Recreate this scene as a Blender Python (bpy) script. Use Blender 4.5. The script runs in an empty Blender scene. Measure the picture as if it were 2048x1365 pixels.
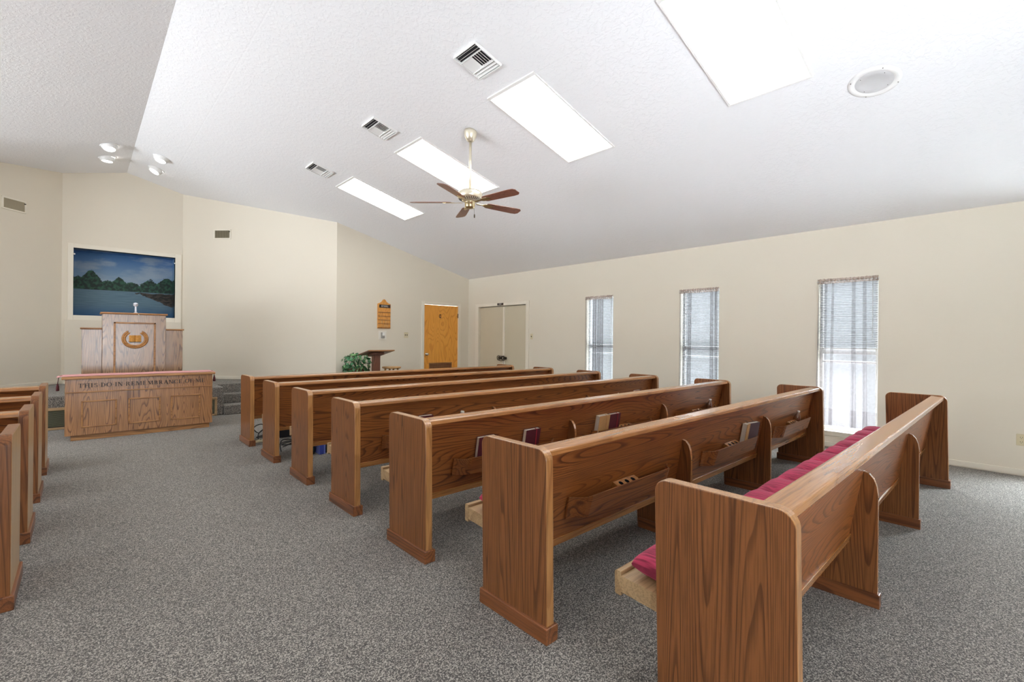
import bpy, bmesh, math, random
from mathutils import Vector, Matrix
random.seed(7)
PI = math.pi
C = bpy.context.scene.collection
SC = bpy.context.scene

# ------------------------------------------------------------------ room numbers (metres)
CAM_H, YAW, ROLL, FPX, CY = 1.3302, 42.76, -0.53, 931.96, 677.17
XR = 6.909                    # right wall face
XC = 0.607                    # aisle / ridge line
XL = 2 * XC - XR              # left wall face
HW = 2.752                    # height of side walls
SL = 0.2525                   # ceiling slope
YF, YB, YA = 9.035, -2.6, 11.233   # front wall, back wall, apse centre wall
CA = 0.861                    # half width of apse centre wall
XA = XC + CA + (YA - YF)      # corner of angled wall and front wall
PZ = 0.468                    # platform height
def zc(x): return HW + SL * (XR - XC - abs(x - XC))

# ------------------------------------------------------------------ node helpers
def new_mat(name):
    m = bpy.data.materials.new(name); m.use_nodes = True
    nt = m.node_tree; nt.nodes.clear()
    out = nt.nodes.new('ShaderNodeOutputMaterial')
    return m, nt, out
def N(nt, typ, **kw):
    n = nt.nodes.new('ShaderNode' + typ)
    for k, v in kw.items():
        if hasattr(n, k): setattr(n, k, v)
        else: n.inputs[k.replace('_', ' ')].default_value = v
    return n
def L(nt, a, b): nt.links.new(a, b)
def math_n(nt, op, a, b=None, c=None, clamp=False):
    n = nt.nodes.new('ShaderNodeMath'); n.operation = op; n.use_clamp = clamp
    for i, v in enumerate((a, b, c)):
        if v is None: continue
        if isinstance(v, (int, float)): n.inputs[i].default_value = v
        else: nt.links.new(v, n.inputs[i])
    return n.outputs[0]
def mix_c(nt, fac, a, b, mode='MIX'):
    n = nt.nodes.new('ShaderNodeMix'); n.data_type = 'RGBA'; n.blend_type = mode
    for sock, v in ((n.inputs[0], fac), (n.inputs[6], a), (n.inputs[7], b)):
        if isinstance(v, (int, float)): sock.default_value = v
        elif isinstance(v, tuple): sock.default_value = (v[0], v[1], v[2], 1)
        else: nt.links.new(v, sock)
    return n.outputs[2]
def sstep(nt, v, a, b):
    n = nt.nodes.new('ShaderNodeMapRange'); n.interpolation_type = 'SMOOTHSTEP'
    nt.links.new(v, n.inputs[0]); n.inputs[1].default_value = a; n.inputs[2].default_value = b
    return n.outputs[0]
def lin(c):
    return tuple(((v / 255 + .055) / 1.055) ** 2.4 if v > 10 else v / 255 / 12.92 for v in c)
def coords(nt, scale=(1, 1, 1), rnd=0.0):
    tc = N(nt, 'TexCoord')
    v = tc.outputs['Object']
    if rnd:
        oi = N(nt, 'ObjectInfo')
        m = nt.nodes.new('ShaderNodeVectorMath'); m.operation = 'ADD'
        s = nt.nodes.new('ShaderNodeVectorMath'); s.operation = 'SCALE'; s.inputs[0].default_value = (rnd, rnd * .7, rnd * .4)
        L(nt, oi.outputs['Random'], s.inputs['Scale']); L(nt, v, m.inputs[0]); L(nt, s.outputs[0], m.inputs[1]); v = m.outputs[0]
    mp = N(nt, 'Mapping'); mp.inputs['Scale'].default_value = scale
    L(nt, v, mp.inputs['Vector'])
    return mp.outputs[0]
def plain(name, col, rough=.5, metal=0., coat=0., var=0.06, vscale=6., bump=0., bscale=80., spec=.5, emit=None, es=0., sub=0.):
    m, nt, out = new_mat(name)
    b = N(nt, 'BsdfPrincipled')
    b.inputs['Roughness'].default_value = rough; b.inputs['Metallic'].default_value = metal
    b.inputs['Coat Weight'].default_value = coat; b.inputs['Specular IOR Level'].default_value = spec
    v = coords(nt)
    n = N(nt, 'TexNoise', Scale=vscale, Detail=3.); L(nt, v, n.inputs['Vector'])
    lo = tuple(c * (1 - var) for c in col); hi = tuple(min(1, c * (1 + var)) for c in col)
    L(nt, mix_c(nt, n.outputs[0], lo, hi), b.inputs['Base Color'])
    if bump:
        n2 = N(nt, 'TexNoise', Scale=bscale, Detail=4.); L(nt, v, n2.inputs['Vector'])
        bp = N(nt, 'Bump', Strength=bump, Distance=.01); L(nt, n2.outputs[0], bp.inputs['Height']); L(nt, bp.outputs[0], b.inputs['Normal'])
    if emit:
        b.inputs['Emission Color'].default_value = (*emit, 1); b.inputs['Emission Strength'].default_value = es
    L(nt, b.outputs[0], out.inputs[0])
    return m
def wood(name, light, dark, axis, rough=.33, coat=.25, ring=9., rnd=9., across=1.6, pore=.75, along=.10, bump=.12):
    m, nt, out = new_mat(name)
    b = N(nt, 'BsdfPrincipled'); b.inputs['Roughness'].default_value = rough
    b.inputs['Coat Weight'].default_value = coat; b.inputs['Coat Roughness'].default_value = .22
    s = [across, across, across]; s['XYZ'.index(axis)] = across * along
    v = coords(nt, tuple(s), rnd)
    n1 = N(nt, 'TexNoise', Scale=2.6, Detail=1.5, Roughness=.45); L(nt, v, n1.inputs['Vector'])
    w = math_n(nt, 'FRACT', math_n(nt, 'MULTIPLY', n1.outputs[0], ring * 3.2))
    band = math_n(nt, 'MULTIPLY', sstep(nt, w, .0, .07), sstep(nt, w, 1.0, .55))   # thin dark late-wood lines
    s2 = [150., 150., 150.]; s2['XYZ'.index(axis)] = 5.
    v2 = coords(nt, tuple(s2), rnd)
    n2 = N(nt, 'TexNoise', Scale=1., Detail=2.); L(nt, v2, n2.inputs['Vector'])
    pores = sstep(nt, n2.outputs[0], .36, .56)
    s3 = [22., 22., 22.]; s3['XYZ'.index(axis)] = .7
    v3 = coords(nt, tuple(s3), rnd)
    n3 = N(nt, 'TexNoise', Scale=1., Detail=2.); L(nt, v3, n3.inputs['Vector'])
    f = math_n(nt, 'ADD', math_n(nt, 'MULTIPLY', band, .50), math_n(nt, 'MULTIPLY', n3.outputs[0], .50))
    col = mix_c(nt, sstep(nt, f, .12, .80), dark, light)
    p = math_n(nt, 'ADD', math_n(nt, 'MULTIPLY', pores, 1 - pore), pore)
    col = mix_c(nt, 1., col, p, 'MULTIPLY')
    L(nt, col, b.inputs['Base Color'])
    bp = N(nt, 'Bump', Strength=bump, Distance=.002); L(nt, pores, bp.inputs['Height']); L(nt, bp.outputs[0], b.inputs['Normal'])
    L(nt, b.outputs[0], out.inputs[0])
    return m

# ------------------------------------------------------------------ materials
WL, WD = (.180, .063, .022), (.085, .027, .010)
M = {}
M['wood_z'] = wood('oak_upright_grain', (.240, .090, .029), (.112, .038, .013), 'Z', ring=17., along=.04, coat=.08)
M['wood_z'].node_tree.nodes['Principled BSDF'].inputs['Specular IOR Level'].default_value = .35
M['wood_x'] = wood('oak_long_grain', (.325, .110, .029), (.120, .036, .011), 'X', ring=15., along=.085, coat=.14)
M['wood_y'] = wood('oak_base_grain', (.235, .080, .026), (.10, .031, .011), 'Y', ring=6., along=.05)
M['sheen_face'] = wood('oak_sheen_face', (.50, .33, .165), (.36, .22, .10), 'Z', rough=.35, ring=5., along=.04, bump=.03)  # reflected window sheen held in the base colour
M['wood_edge'] = wood('oak_edge', (.44, .21, .070), (.33, .145, .046), 'Z', rough=.28, coat=.6, ring=5., bump=.03)
M['wood_rail'] = wood('oak_rail', (.43, .185, .056), (.32, .13, .038), 'X', rough=.27, coat=.5, ring=3., bump=.02)
M['seat'] = wood('oak_seat', (.44, .29, .15), (.33, .205, .10), 'X', rough=.4, ring=1.2)
M['oak_pulpit'] = wood('pulpit_oak', (.36, .20, .10), (.14, .065, .032), 'Z', rough=.2, coat=1., ring=7., across=2.4)
M['oak_pulpit'].node_tree.nodes['Principled BSDF'].inputs['Coat IOR'].default_value = 1.9
M['oak_table'] = wood('table_oak', (.44, .205, .075), (.155, .06, .022), 'Z', rough=.28, coat=.8, ring=9., across=2.4)
M['oak_table'].node_tree.nodes['Principled BSDF'].inputs['Coat IOR'].default_value = 1.7
M['oak_plain'] = wood('table_trim', (.46, .22, .075), (.27, .115, .036), 'X', rough=.35, ring=5.)
M['oak_emblem'] = wood('emblem_oak', (.52, .24, .06), (.30, .12, .03), 'X', rough=.4, ring=4., across=6.)
M['book_emblem'] = wood('emblem_book', (.68, .32, .05), (.48, .20, .03), 'X', rough=.35, ring=4., across=6.)
M['door_wood'] = wood('birch_door', (.93, .42, .062), (.78, .31, .040), 'Z', rough=.35, coat=.3, ring=6., across=1.2, pore=.9, along=.3)
M['board_wood'] = wood('hymn_board_wood', (.82, .38, .075), (.62, .24, .042), 'Z', rough=.4, ring=5., across=4.)
M['lectern_wood'] = wood('lectern_wood', (.22, .085, .05), (.10, .035, .022), 'Z', rough=.4, ring=6., across=3.)
M['stool_wood'] = wood('stool_wood', (.66, .40, .17), (.5, .27, .10), 'X', rough=.4, ring=5., across=4.)
M['blade_wood'] = wood('fan_blade_wood', (.27, .105, .068), (.14, .05, .035), 'X', rough=.35, ring=7., across=5.)
M['white_trim'] = plain('cream_trim_paint', (.86, .81, .70), .45, var=.02)
M['door_paint'] = plain('cream_door_paint', (.66, .60, .46), .45, var=.03, vscale=2.)
M['white_metal'] = plain('white_enamel', (.86, .86, .85), .4, var=.02)
M['white_frame'] = plain('white_window_frame', (.84, .85, .86), .45, var=.02)
M['black'] = plain('black_plastic', (.012, .012, .015), .45)
M['duct'] = plain('dark_duct', (.02, .02, .024), .9)
M['beige'] = plain('beige_plastic', (.70, .62, .42), .45, var=.02)
M['brass'] = plain('antique_brass', (.72, .60, .36), .28, metal=1., var=.1)
M['fan_metal'] = plain('pale_fan_metal', (.80, .74, .60), .3, metal=.7, var=.05)
M['chrome'] = plain('satin_chrome', (.78, .76, .70), .25, metal=1.)
M['bronze'] = plain('dark_bronze', (.06, .045, .03), .4, metal=.6, var=.2)
M['brown_plate'] = plain('dark_brown_plate', (.035, .020, .015), .5)
M['white_letter'] = plain('white_letter', (.8, .78, .74), .5)
M['letter_wood'] = plain('dark_carved_letter', (.045, .028, .02), .5, var=.2, vscale=30.)
M['slot'] = plain('socket_slot', (.05, .04, .03), .6)
M['pages'] = plain('book_pages', (.78, .72, .62), .8, var=.08, vscale=200.)
M['burgundy'] = plain('burgundy_cloth', (.085, .008, .018), .55, var=.15, vscale=60., bump=.1, bscale=300.)
M['tan'] = plain('tan_cloth', (.50, .29, .11), .6, var=.12, vscale=50., bump=.1, bscale=300.)
M['dark_cover'] = plain('dark_plum_cover', (.10, .065, .075), .5, var=.15, vscale=60.)
M['red_ribbon'] = plain('red_ribbon', (.50, .02, .04), .5)
M['gold_ribbon'] = plain('gold_ribbon', (.62, .30, .12), .5)
M['runner'] = plain('rose_runner', (.68, .34, .34), .8, var=.25, vscale=25., bump=.2, bscale=200.)
M['tassel'] = plain('maroon_tassel', (.09, .012, .02), .8, var=.3, vscale=80.)
M['blue_box'] = plain('blue_card', (.05, .08, .42), .5, var=.1)
M['blue_light'] = plain('pale_blue_card', (.16, .2, .55), .5)
M['white_plastic'] = plain('white_plastic', (.85, .85, .83), .4)
M['paper'] = plain('white_paper', (.86, .86, .86), .7, var=.02)
M['leaf'] = plain('glossy_leaf', (.045, .19, .075), .35, var=.55, vscale=14.)
M['leaf_pale'] = plain('variegated_leaf', (.20, .40, .16), .35, var=.5, vscale=14.)
M['pot'] = plain('brown_planter', (.16, .075, .045), .6, var=.3, vscale=30.)
M['screen'] = plain('thermostat_face', (.9, .9, .88), .35)
M['grille_metal'] = plain('tan_register_metal', (.56, .50, .36), .5, var=.05)
M['grille_back'] = plain('dark_register_back', (.16, .14, .09), .8)
M['mic'] = plain('white_microphone', (.80, .82, .90), .3, metal=.3)

def mat_wall(name, col, bump=.12):
    m, nt, out = new_mat(name)
    b = N(nt, 'BsdfPrincipled', Roughness=.75); b.inputs['Specular IOR Level'].default_value = .25
    v = coords(nt)
    n = N(nt, 'TexNoise', Scale=1.1, Detail=4.); L(nt, v, n.inputs['Vector'])
    L(nt, mix_c(nt, n.outputs[0], tuple(c * .975 for c in col), tuple(c * 1.02 for c in col)), b.inputs['Base Color'])
    n2 = N(nt, 'TexNoise', Scale=45., Detail=5.); L(nt, v, n2.inputs['Vector'])
    bp = N(nt, 'Bump', Strength=bump, Distance=.004); L(nt, n2.outputs[0], bp.inputs['Height']); L(nt, bp.outputs[0], b.inputs['Normal'])
    L(nt, b.outputs[0], out.inputs[0]); return m
M['wall'] = mat_wall('cream_wall_paint', (.80, .745, .635))
def mat_ceiling():
    m, nt, out = new_mat('knockdown_ceiling_texture')
    b = N(nt, 'BsdfPrincipled', Roughness=.9); b.inputs['Specular IOR Level'].default_value = .2
    b.inputs['Base Color'].default_value = (.89, .90, .925, 1)
    v = coords(nt)
    n = N(nt, 'TexNoise', Scale=26., Detail=5., Roughness=.55, Distortion=.6); L(nt, v, n.inputs['Vector'])
    flat = sstep(nt, n.outputs[0], .47, .60)
    n2 = N(nt, 'TexNoise', Scale=3.5, Detail=3.); L(nt, v, n2.inputs['Vector'])
    h = math_n(nt, 'ADD', flat, math_n(nt, 'MULTIPLY', n2.outputs[0], .8))
    # drywall seams under the texture, running along the room
    sx = N(nt, 'SeparateXYZ'); L(nt, v, sx.inputs[0])
    for x0 in (3.02, 1.2):
        d = math_n(nt, 'ABSOLUTE', math_n(nt, 'SUBTRACT', math_n(nt, 'ADD', sx.outputs[0], math_n(nt, 'MULTIPLY', n.outputs[0], .02)), x0))
        h = math_n(nt, 'SUBTRACT', h, math_n(nt, 'MULTIPLY', sstep(nt, d, .012, .0), .6))
    bp = N(nt, 'Bump', Strength=.28, Distance=.005); L(nt, h, bp.inputs['Height']); L(nt, bp.outputs[0], b.inputs['Normal'])
    L(nt, b.outputs[0], out.inputs[0]); return m
M['ceiling'] = mat_ceiling()
def mat_carpet():
    m, nt, out = new_mat('salt_and_pepper_carpet')
    b = N(nt, 'BsdfPrincipled', Roughness=.95); b.inputs['Specular IOR Level'].default_value = .1
    b.inputs['Sheen Weight'].default_value = .25
    v = coords(nt)
    vo = N(nt, 'TexVoronoi', Scale=250.); L(nt, v, vo.inputs['Vector'])
    sp = N(nt, 'SeparateColor'); L(nt, vo.outputs['Color'], sp.inputs[0])
    n = N(nt, 'TexNoise', Scale=130., Detail=3., Roughness=.65); L(nt, v, n.inputs['Vector'])
    f = math_n(nt, 'ADD', math_n(nt, 'MULTIPLY', sp.outputs[0], .55), math_n(nt, 'MULTIPLY', n.outputs[0], .75))
    c = mix_c(nt, sstep(nt, f, .28, .58), (.011, .010, .009), (.082, .075, .067))
    c = mix_c(nt, sstep(nt, f, .60, .92), c, (.44, .40, .355))
    n2 = N(nt, 'TexNoise', Scale=1.3, Detail=2.); L(nt, v, n2.inputs['Vector'])
    c = mix_c(nt, 1., c, mix_c(nt, n2.outputs[0], (.9, .9, .9), (1.1, 1.1, 1.1)), 'MULTIPLY')
    L(nt, c, b.inputs['Base Color'])
    bp = N(nt, 'Bump', Strength=.7, Distance=.006); L(nt, f, bp.inputs['Height']); L(nt, bp.outputs[0], b.inputs['Normal'])
    L(nt, b.outputs[0], out.inputs[0]); return m
M['carpet'] = mat_carpet()
def mat_cushion():
    m, nt, out = new_mat('ribbed_rose_fabric')
    b = N(nt, 'BsdfPrincipled', Roughness=.85); b.inputs['Sheen Weight'].default_value = .12
    b.inputs['Sheen Tint'].default_value = (1, .5, .6, 1)
    v = coords(nt, (150., 9., 9.))
    n = N(nt, 'TexNoise', Scale=1., Detail=3.); L(nt, v, n.inputs['Vector'])
    c = mix_c(nt, sstep(nt, n.outputs[0], .36, .62), (.20, .010, .038), (.45, .032, .090))
    L(nt, c, b.inputs['Base Color'])
    bp = N(nt, 'Bump', Strength=.4, Distance=.004); L(nt, n.outputs[0], bp.inputs['Height']); L(nt, bp.outputs[0], b.inputs['Normal'])
    L(nt, b.outputs[0], out.inputs[0]); return m
M['cushion'] = mat_cushion()
def mat_glass():
    m, nt, out = new_mat('window_glass')
    t = N(nt, 'BsdfTransparent'); t.inputs[0].default_value = (.96, .98, .98, 1)
    g = N(nt, 'BsdfGlossy', Roughness=.02)
    mx = N(nt, 'MixShader'); mx.inputs[0].default_value = .05
    L(nt, t.outputs[0], mx.inputs[1]); L(nt, g.outputs[0], mx.inputs[2]); L(nt, mx.outputs[0], out.inputs[0]); return m
M['glass'] = mat_glass()
def mat_clear():
    m, nt, out = new_mat('clear_bottle_plastic')
    t = N(nt, 'BsdfTransparent'); t.inputs[0].default_value = (.86, .86, .88, 1)
    g = N(nt, 'BsdfGlossy', Roughness=.05)
    lw = N(nt, 'LayerWeight', Blend=.35)
    f = math_n(nt, 'ADD', math_n(nt, 'MULTIPLY', lw.outputs['Facing'], .6), .12)
    mx = N(nt, 'MixShader'); L(nt, f, mx.inputs[0])
    L(nt, t.outputs[0], mx.inputs[1]); L(nt, g.outputs[0], mx.inputs[2]); L(nt, mx.outputs[0], out.inputs[0]); return m
M['clear'] = mat_clear()
def mat_sheer(name, col, transp, weave):
    m, nt, out = new_mat(name)
    t = N(nt, 'BsdfTransparent'); t.inputs[0].default_value = (1, 1, 1, 1)
    d = N(nt, 'BsdfDiffuse'); d.inputs[0].default_value = (*col, 1)
    tr = N(nt, 'BsdfTranslucent'); tr.inputs[0].default_value = (*col, 1)
    a = N(nt, 'MixShader'); a.inputs[0].default_value = .5; L(nt, d.outputs[0], a.inputs[1]); L(nt, tr.outputs[0], a.inputs[2])
    v = coords(nt, (1, 1, 1)); n = N(nt, 'TexNoise', Scale=weave, Detail=3.); L(nt, v, n.inputs['Vector'])
    f = math_n(nt, 'ADD', math_n(nt, 'MULTIPLY', n.outputs[0], .3), 1 - transp - .15, clamp=True)
    mx = N(nt, 'MixShader'); L(nt, f, mx.inputs[0]); L(nt, t.outputs[0], mx.inputs[1]); L(nt, a.outputs[0], mx.inputs[2])
    L(nt, mx.outputs[0], out.inputs[0]); return m
M['sheer'] = mat_sheer('sheer_white_voile', (.205, .180, .185), .62, 40.)
M['hem'] = mat_sheer('voile_hem', (.19, .165, .17), .46, 40.)
M['header'] = mat_sheer('lace_header', (.34, .26, .22), .18, 60.)
def mat_blind():
    m, nt, out = new_mat('white_vinyl_slat')
    d = N(nt, 'BsdfDiffuse'); d.inputs[0].default_value = (.50, .51, .52, 1)
    tr = N(nt, 'BsdfTranslucent'); tr.inputs[0].default_value = (.30, .31, .32, 1)
    a = N(nt, 'MixShader'); a.inputs[0].default_value = .45; L(nt, d.outputs[0], a.inputs[1]); L(nt, tr.outputs[0], a.inputs[2])
    L(nt, a.outputs[0], out.inputs[0]); return m
M['blind'] = mat_blind()
def mat_emit(name, col, s, grid=None):
    m, nt, out = new_mat(name)
    e = N(nt, 'Emission', Strength=s); e.inputs[0].default_value = (*col, 1)
    if grid:
        v = coords(nt); n = N(nt, 'TexNoise', Scale=2.2, Detail=1.); L(nt, v, n.inputs['Vector'])
        L(nt, mix_c(nt, n.outputs[0], tuple(c * .96 for c in col), col), e.inputs[0])
    L(nt, e.outputs[0], out.inputs[0]); return m
TROFF, DOWN = 5.2, 10.0
M['troffer'] = mat_emit('lit_acrylic_diffuser', (1., 1., .94), TROFF, True)
M['lamp'] = mat_emit('lit_flood_lamp', (1., .98, .95), DOWN)
M['lamp_warm'] = mat_emit('lit_warm_lamp', (1., .93, .84), DOWN)
def mat_mural():
    m, nt, out = new_mat('painted_lake_scene')
    b = N(nt, 'BsdfPrincipled', Roughness=.6)
    v = coords(nt); s = N(nt, 'SeparateXYZ'); L(nt, v, s.inputs[0]); x, z = s.outputs[0], s.outputs[2]
    def noise(sc, det=3., scale=(1, 1, 1), rough=.5):
        n = N(nt, 'TexNoise', Scale=sc, Detail=det, Roughness=rough); L(nt, coords(nt, scale), n.inputs['Vector']); return n.outputs[0]
    cl = noise(3., 5., (.8, 1, 2.0))
    sky = mix_c(nt, sstep(nt, z, 2.35, 2.85), (.24, .37, .52), (.07, .21, .48))
    sky = mix_c(nt, math_n(nt, 'MULTIPLY', sstep(nt, cl, .46, .68), .8), sky, (.36, .46, .56))
    water = mix_c(nt, noise(9., 3., (.5, 1, 9.)), (.06, .13, .19), (.19, .31, .39))
    water = mix_c(nt, sstep(nt, z, 1.95, 1.66), water, (.04, .13, .27))
    c = mix_c(nt, sstep(nt, z, 2.165, 2.175), water, sky)
    # tree line
    h = None
    for c0, w0, a0 in ((-.06, .12, .12), (.13, .13, .25), (.34, .10, .08), (.53, .09, .15), (.72, .10, .07), (1.0, .12, .15), (1.27, .16, .20)):
        q = math_n(nt, 'DIVIDE', math_n(nt, 'SUBTRACT', x, c0), w0)
        g_ = math_n(nt, 'MULTIPLY', math_n(nt, 'EXPONENT', math_n(nt, 'MULTIPLY', math_n(nt, 'MULTIPLY', q, q), -1.)), a0)
        h = g_ if h is None else math_n(nt, 'MAXIMUM', h, g_)
    h = math_n(nt, 'ADD', h, 2.275)
    h = math_n(nt, 'ADD', h, math_n(nt, 'MULTIPLY', math_n(nt, 'SUBTRACT', noise(13., 5., (1, 1, 1), .7), .5), .16))
    tree = mix_c(nt, sstep(nt, noise(22., 4.), .40, .66), (.008, .028, .022), (.028, .105, .062))
    tm = math_n(nt, 'MULTIPLY', sstep(nt, math_n(nt, 'SUBTRACT', h, z), -.004, .008), sstep(nt, z, 2.160, 2.172))
    c = mix_c(nt, tm, c, tree)
    # rocky shore on the right
    n3 = noise(8., 4.)
    top = math_n(nt, 'ADD', 2.155, math_n(nt, 'MULTIPLY', math_n(nt, 'SUBTRACT', n3, .5), .06))
    bot = math_n(nt, 'ADD', 2.46, math_n(nt, 'MULTIPLY', x, -.42))
    bot = math_n(nt, 'ADD', bot, math_n(nt, 'MULTIPLY', math_n(nt, 'SUBTRACT', n3, .5), .16))
    rm = math_n(nt, 'MULTIPLY', sstep(nt, math_n(nt, 'SUBTRACT', top, z), 0., .01), sstep(nt, math_n(nt, 'SUBTRACT', z, bot), 0., .01))
    c = mix_c(nt, rm, c, mix_c(nt, sstep(nt, noise(16., 4., (1, 1, 3)), .4, .65), (.012, .014, .012), (.075, .058, .048)))
    L(nt, c, b.inputs['Base Color'])
    bp = N(nt, 'Bump', Strength=.2, Distance=.003); L(nt, noise(60., 3.), bp.inputs['Height']); L(nt, bp.outputs[0], b.inputs['Normal'])
    L(nt, b.outputs[0], out.inputs[0]); return m
M['mural'] = mat_mural()

# ------------------------------------------------------------------ mesh helpers
def bm_new(): return bmesh.new()
def box(bm, x0, x1, y0, y1, z0, z1, mat=None, mi=0):
    vs = [bm.verts.new((x, y, z)) for z in (z0, z1) for y in (y0, y1) for x in (x0, x1)]
    fs = [(0, 2, 3, 1), (4, 5, 7, 6), (0, 1, 5, 4), (2, 6, 7, 3), (0, 4, 6, 2), (1, 3, 7, 5)]
    for f in fs:
        fc = bm.faces.new([vs[i] for i in f]); fc.material_index = mi
    if mat is not None: bmesh.ops.transform(bm, matrix=mat, verts=vs)
    return vs
def prism(bm, poly, axis, a0, a1, mat=None, mi=0, mi_side=None):
    """extrude a 2-D polygon; axis X: poly=(y,z); Y: poly=(x,z); Z: poly=(x,y)"""
    def P(p, a):
        return {'X': (a, p[0], p[1]), 'Y': (p[0], a, p[1]), 'Z': (p[0], p[1], a)}[axis]
    A = [bm.verts.new(P(p, a0)) for p in poly]; B = [bm.verts.new(P(p, a1)) for p in poly]
    n = len(poly)
    fs = [bm.faces.new(A), bm.faces.new(B[::-1])]
    for f in fs: f.material_index = mi
    for i in range(n):
        f = bm.faces.new((A[i], B[i], B[(i + 1) % n], A[(i + 1) % n])); f.material_index = mi if mi_side is None else mi_side
        fs.append(f)
    bmesh.ops.recalc_face_normals(bm, faces=fs)
    if mat is not None: bmesh.ops.transform(bm, matrix=mat, verts=A + B)
    return A + B
def lathe(bm, prof, n=24, mat=None, cap=True, mi=0):
    rings = []
    for r, z in prof:
        rings.append([bm.verts.new((r * math.cos(2 * PI * i / n), r * math.sin(2 * PI * i / n), z)) for i in range(n)])
    for a, b in zip(rings, rings[1:]):
        for i in range(n):
            f = bm.faces.new((a[i], a[(i + 1) % n], b[(i + 1) % n], b[i])); f.smooth = True; f.material_index = mi
    if cap:
        for r in (rings[0][::-1], rings[-1]):
            f = bm.faces.new(r); f.material_index = mi
    vs = [v for r in rings for v in r]
    if mat is not None: bmesh.ops.transform(bm, matrix=mat, verts=vs)
    return vs
def tube(bm, pts, r, n=8, mi=0, cap=True):
    pts = [Vector(p) for p in pts]; rings = []
    up = Vector((0, 0, 1))
    for i, p in enumerate(pts):
        d = (pts[min(i + 1, len(pts) - 1)] - pts[max(i - 1, 0)]).normalized()
        u = up.cross(d)
        if u.length < 1e-3: u = Vector((1, 0, 0)).cross(d)
        u.normalize(); w = d.cross(u)
        rr = r[i] if isinstance(r, (list, tuple)) else r
        rings.append([bm.verts.new(p + (u * math.cos(2 * PI * k / n) + w * math.sin(2 * PI * k / n)) * rr) for k in range(n)])
    for a, b in zip(rings, rings[1:]):
        for k in range(n):
            f = bm.faces.new((a[k], a[(k + 1) % n], b[(k + 1) % n], b[k])); f.smooth = True; f.material_index = mi
    if cap: bm.faces.new(rings[0][::-1]); bm.faces.new(rings[-1])
    return [v for q in rings for v in q]
def obj(name, bm, mats, parent=None, bevel=0., smooth=False, seg=2):
    bmesh.ops.recalc_face_normals(bm, faces=bm.faces[:])
    me = bpy.data.meshes.new(name); bm.to_mesh(me); bm.free()
    for m in (mats if isinstance(mats, (list, tuple)) else [mats]): me.materials.append(M[m] if isinstance(m, str) else m)
    if smooth:
        for p in me.polygons: p.use_smooth = True
    o = bpy.data.objects.new(name, me); C.objects.link(o)
    if parent is not None: o.parent = parent
    if bevel:
        b = o.modifiers.new('bevel', 'BEVEL'); b.width = bevel; b.segments = seg; b.limit_method = 'ANGLE'; b.angle_limit = math.radians(40)
        b.harden_normals = False
    return o
def tag(o, label=None, cat=None, group=None, kind=None):
    if label: o['label'] = label
    if cat: o['category'] = cat
    if group: o['group'] = group
    if kind: o['kind'] = kind
    return o
def thing(name, label, cat, loc=(0, 0, 0), rotz=0., group=None, rot=None):
    o = bpy.data.objects.new(name, None); C.objects.link(o); o.empty_display_size = .1
    o.location = loc; o.rotation_euler = rot if rot else (0, 0, rotz)
    return tag(o, label, cat, group)
def struct(name, bm, mats, parent=None, **kw):
    o = obj(name, bm, mats, parent, **kw)
    if parent is None: o['kind'] = 'structure'
    return o
def struct_empty(name, loc=(0, 0, 0), rotz=0.):
    o = bpy.data.objects.new(name, None); C.objects.link(o); o.location = loc; o.rotation_euler = (0, 0, rotz); o['kind'] = 'structure'
    return o
def dup(root, loc, label, rotz=None, group=None):
    r = root.copy(); C.objects.link(r); r.location = loc; r['label'] = label
    if rotz is not None: r.rotation_euler = (0, 0, rotz)
    if group: r['group'] = group
    def rec(src, dst):
        for ch in [c for c in C.objects if c.parent is src]:
            c = ch.copy(); C.objects.link(c); c.parent = dst
            rec(ch, c)
    rec(root, r)
    return r
def T(x, y, z): return Matrix.Translation((x, y, z))
def RX(a): return Matrix.Rotation(a, 4, 'X')
def RY(a): return Matrix.Rotation(a, 4, 'Y')
def RZ(a): return Matrix.Rotation(a, 4, 'Z')
def rounded(poly, radii, n=6):
    """round the corners of a convex polygon"""
    out = []; k = len(poly)
    for i, (p, r) in enumerate(zip(poly, radii)):
        p = Vector(p)
        if not r: out.append(tuple(p)); continue
        a = (Vector(poly[i - 1]) - p).normalized(); b = (Vector(poly[(i + 1) % k]) - p).normalized()
        ang = a.angle(b); d = r / math.tan(ang / 2); c = p + (a + b).normalized() * (r / math.sin(ang / 2))
        s = p + a * d - c; e = p + b * d - c
        for j in range(n + 1):
            t = j / n; v = s.lerp(e, t); v = v.normalized() * r; out.append(tuple(c + v))
    return out

# ------------------------------------------------------------------ setting: floor, walls, ceiling
bm = bm_new(); box(bm, XL - .2, XR + .2, YB - .2, YF + .2, -.12, 0)
struct('floor', bm, 'carpet')
bm = bm_new()
prism(bm, [(XC, zc(XC)), (XR + .2, HW - SL * .2), (XR + .2, HW - SL * .2 + .12), (XC, zc(XC) + .12), (XL - .2, HW - SL * .2 + .12), (XL - .2, HW - SL * .2)], 'Y', YB - .15, 12.2)
struct('ceiling', bm, 'ceiling')
TH = .16
def wall_x(name, x0, x1, ya, yb, top, openings):
    """wall running along Y between x0 and x1 with (y0,y1,z0,z1) openings"""
    bm = bm_new(); ops = sorted(openings); y = ya
    for (a, b, z0, z1) in ops:
        box(bm, x0, x1, y, a, 0, top)
        if z0 > 0: box(bm, x0, x1, a, b, 0, z0)
        box(bm, x0, x1, a, b, z1, top); y = b
    box(bm, x0, x1, y, yb, 0, top)
    return struct(name, bm, 'wall')
WINS = [(1.105, 1.715), (2.975, 3.58), (4.84, 5.435), (-.765, -.155)]
WZ0, WZ1 = .21, 2.11
DD = (7.03, 8.632, 0, 2.06)
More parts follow.
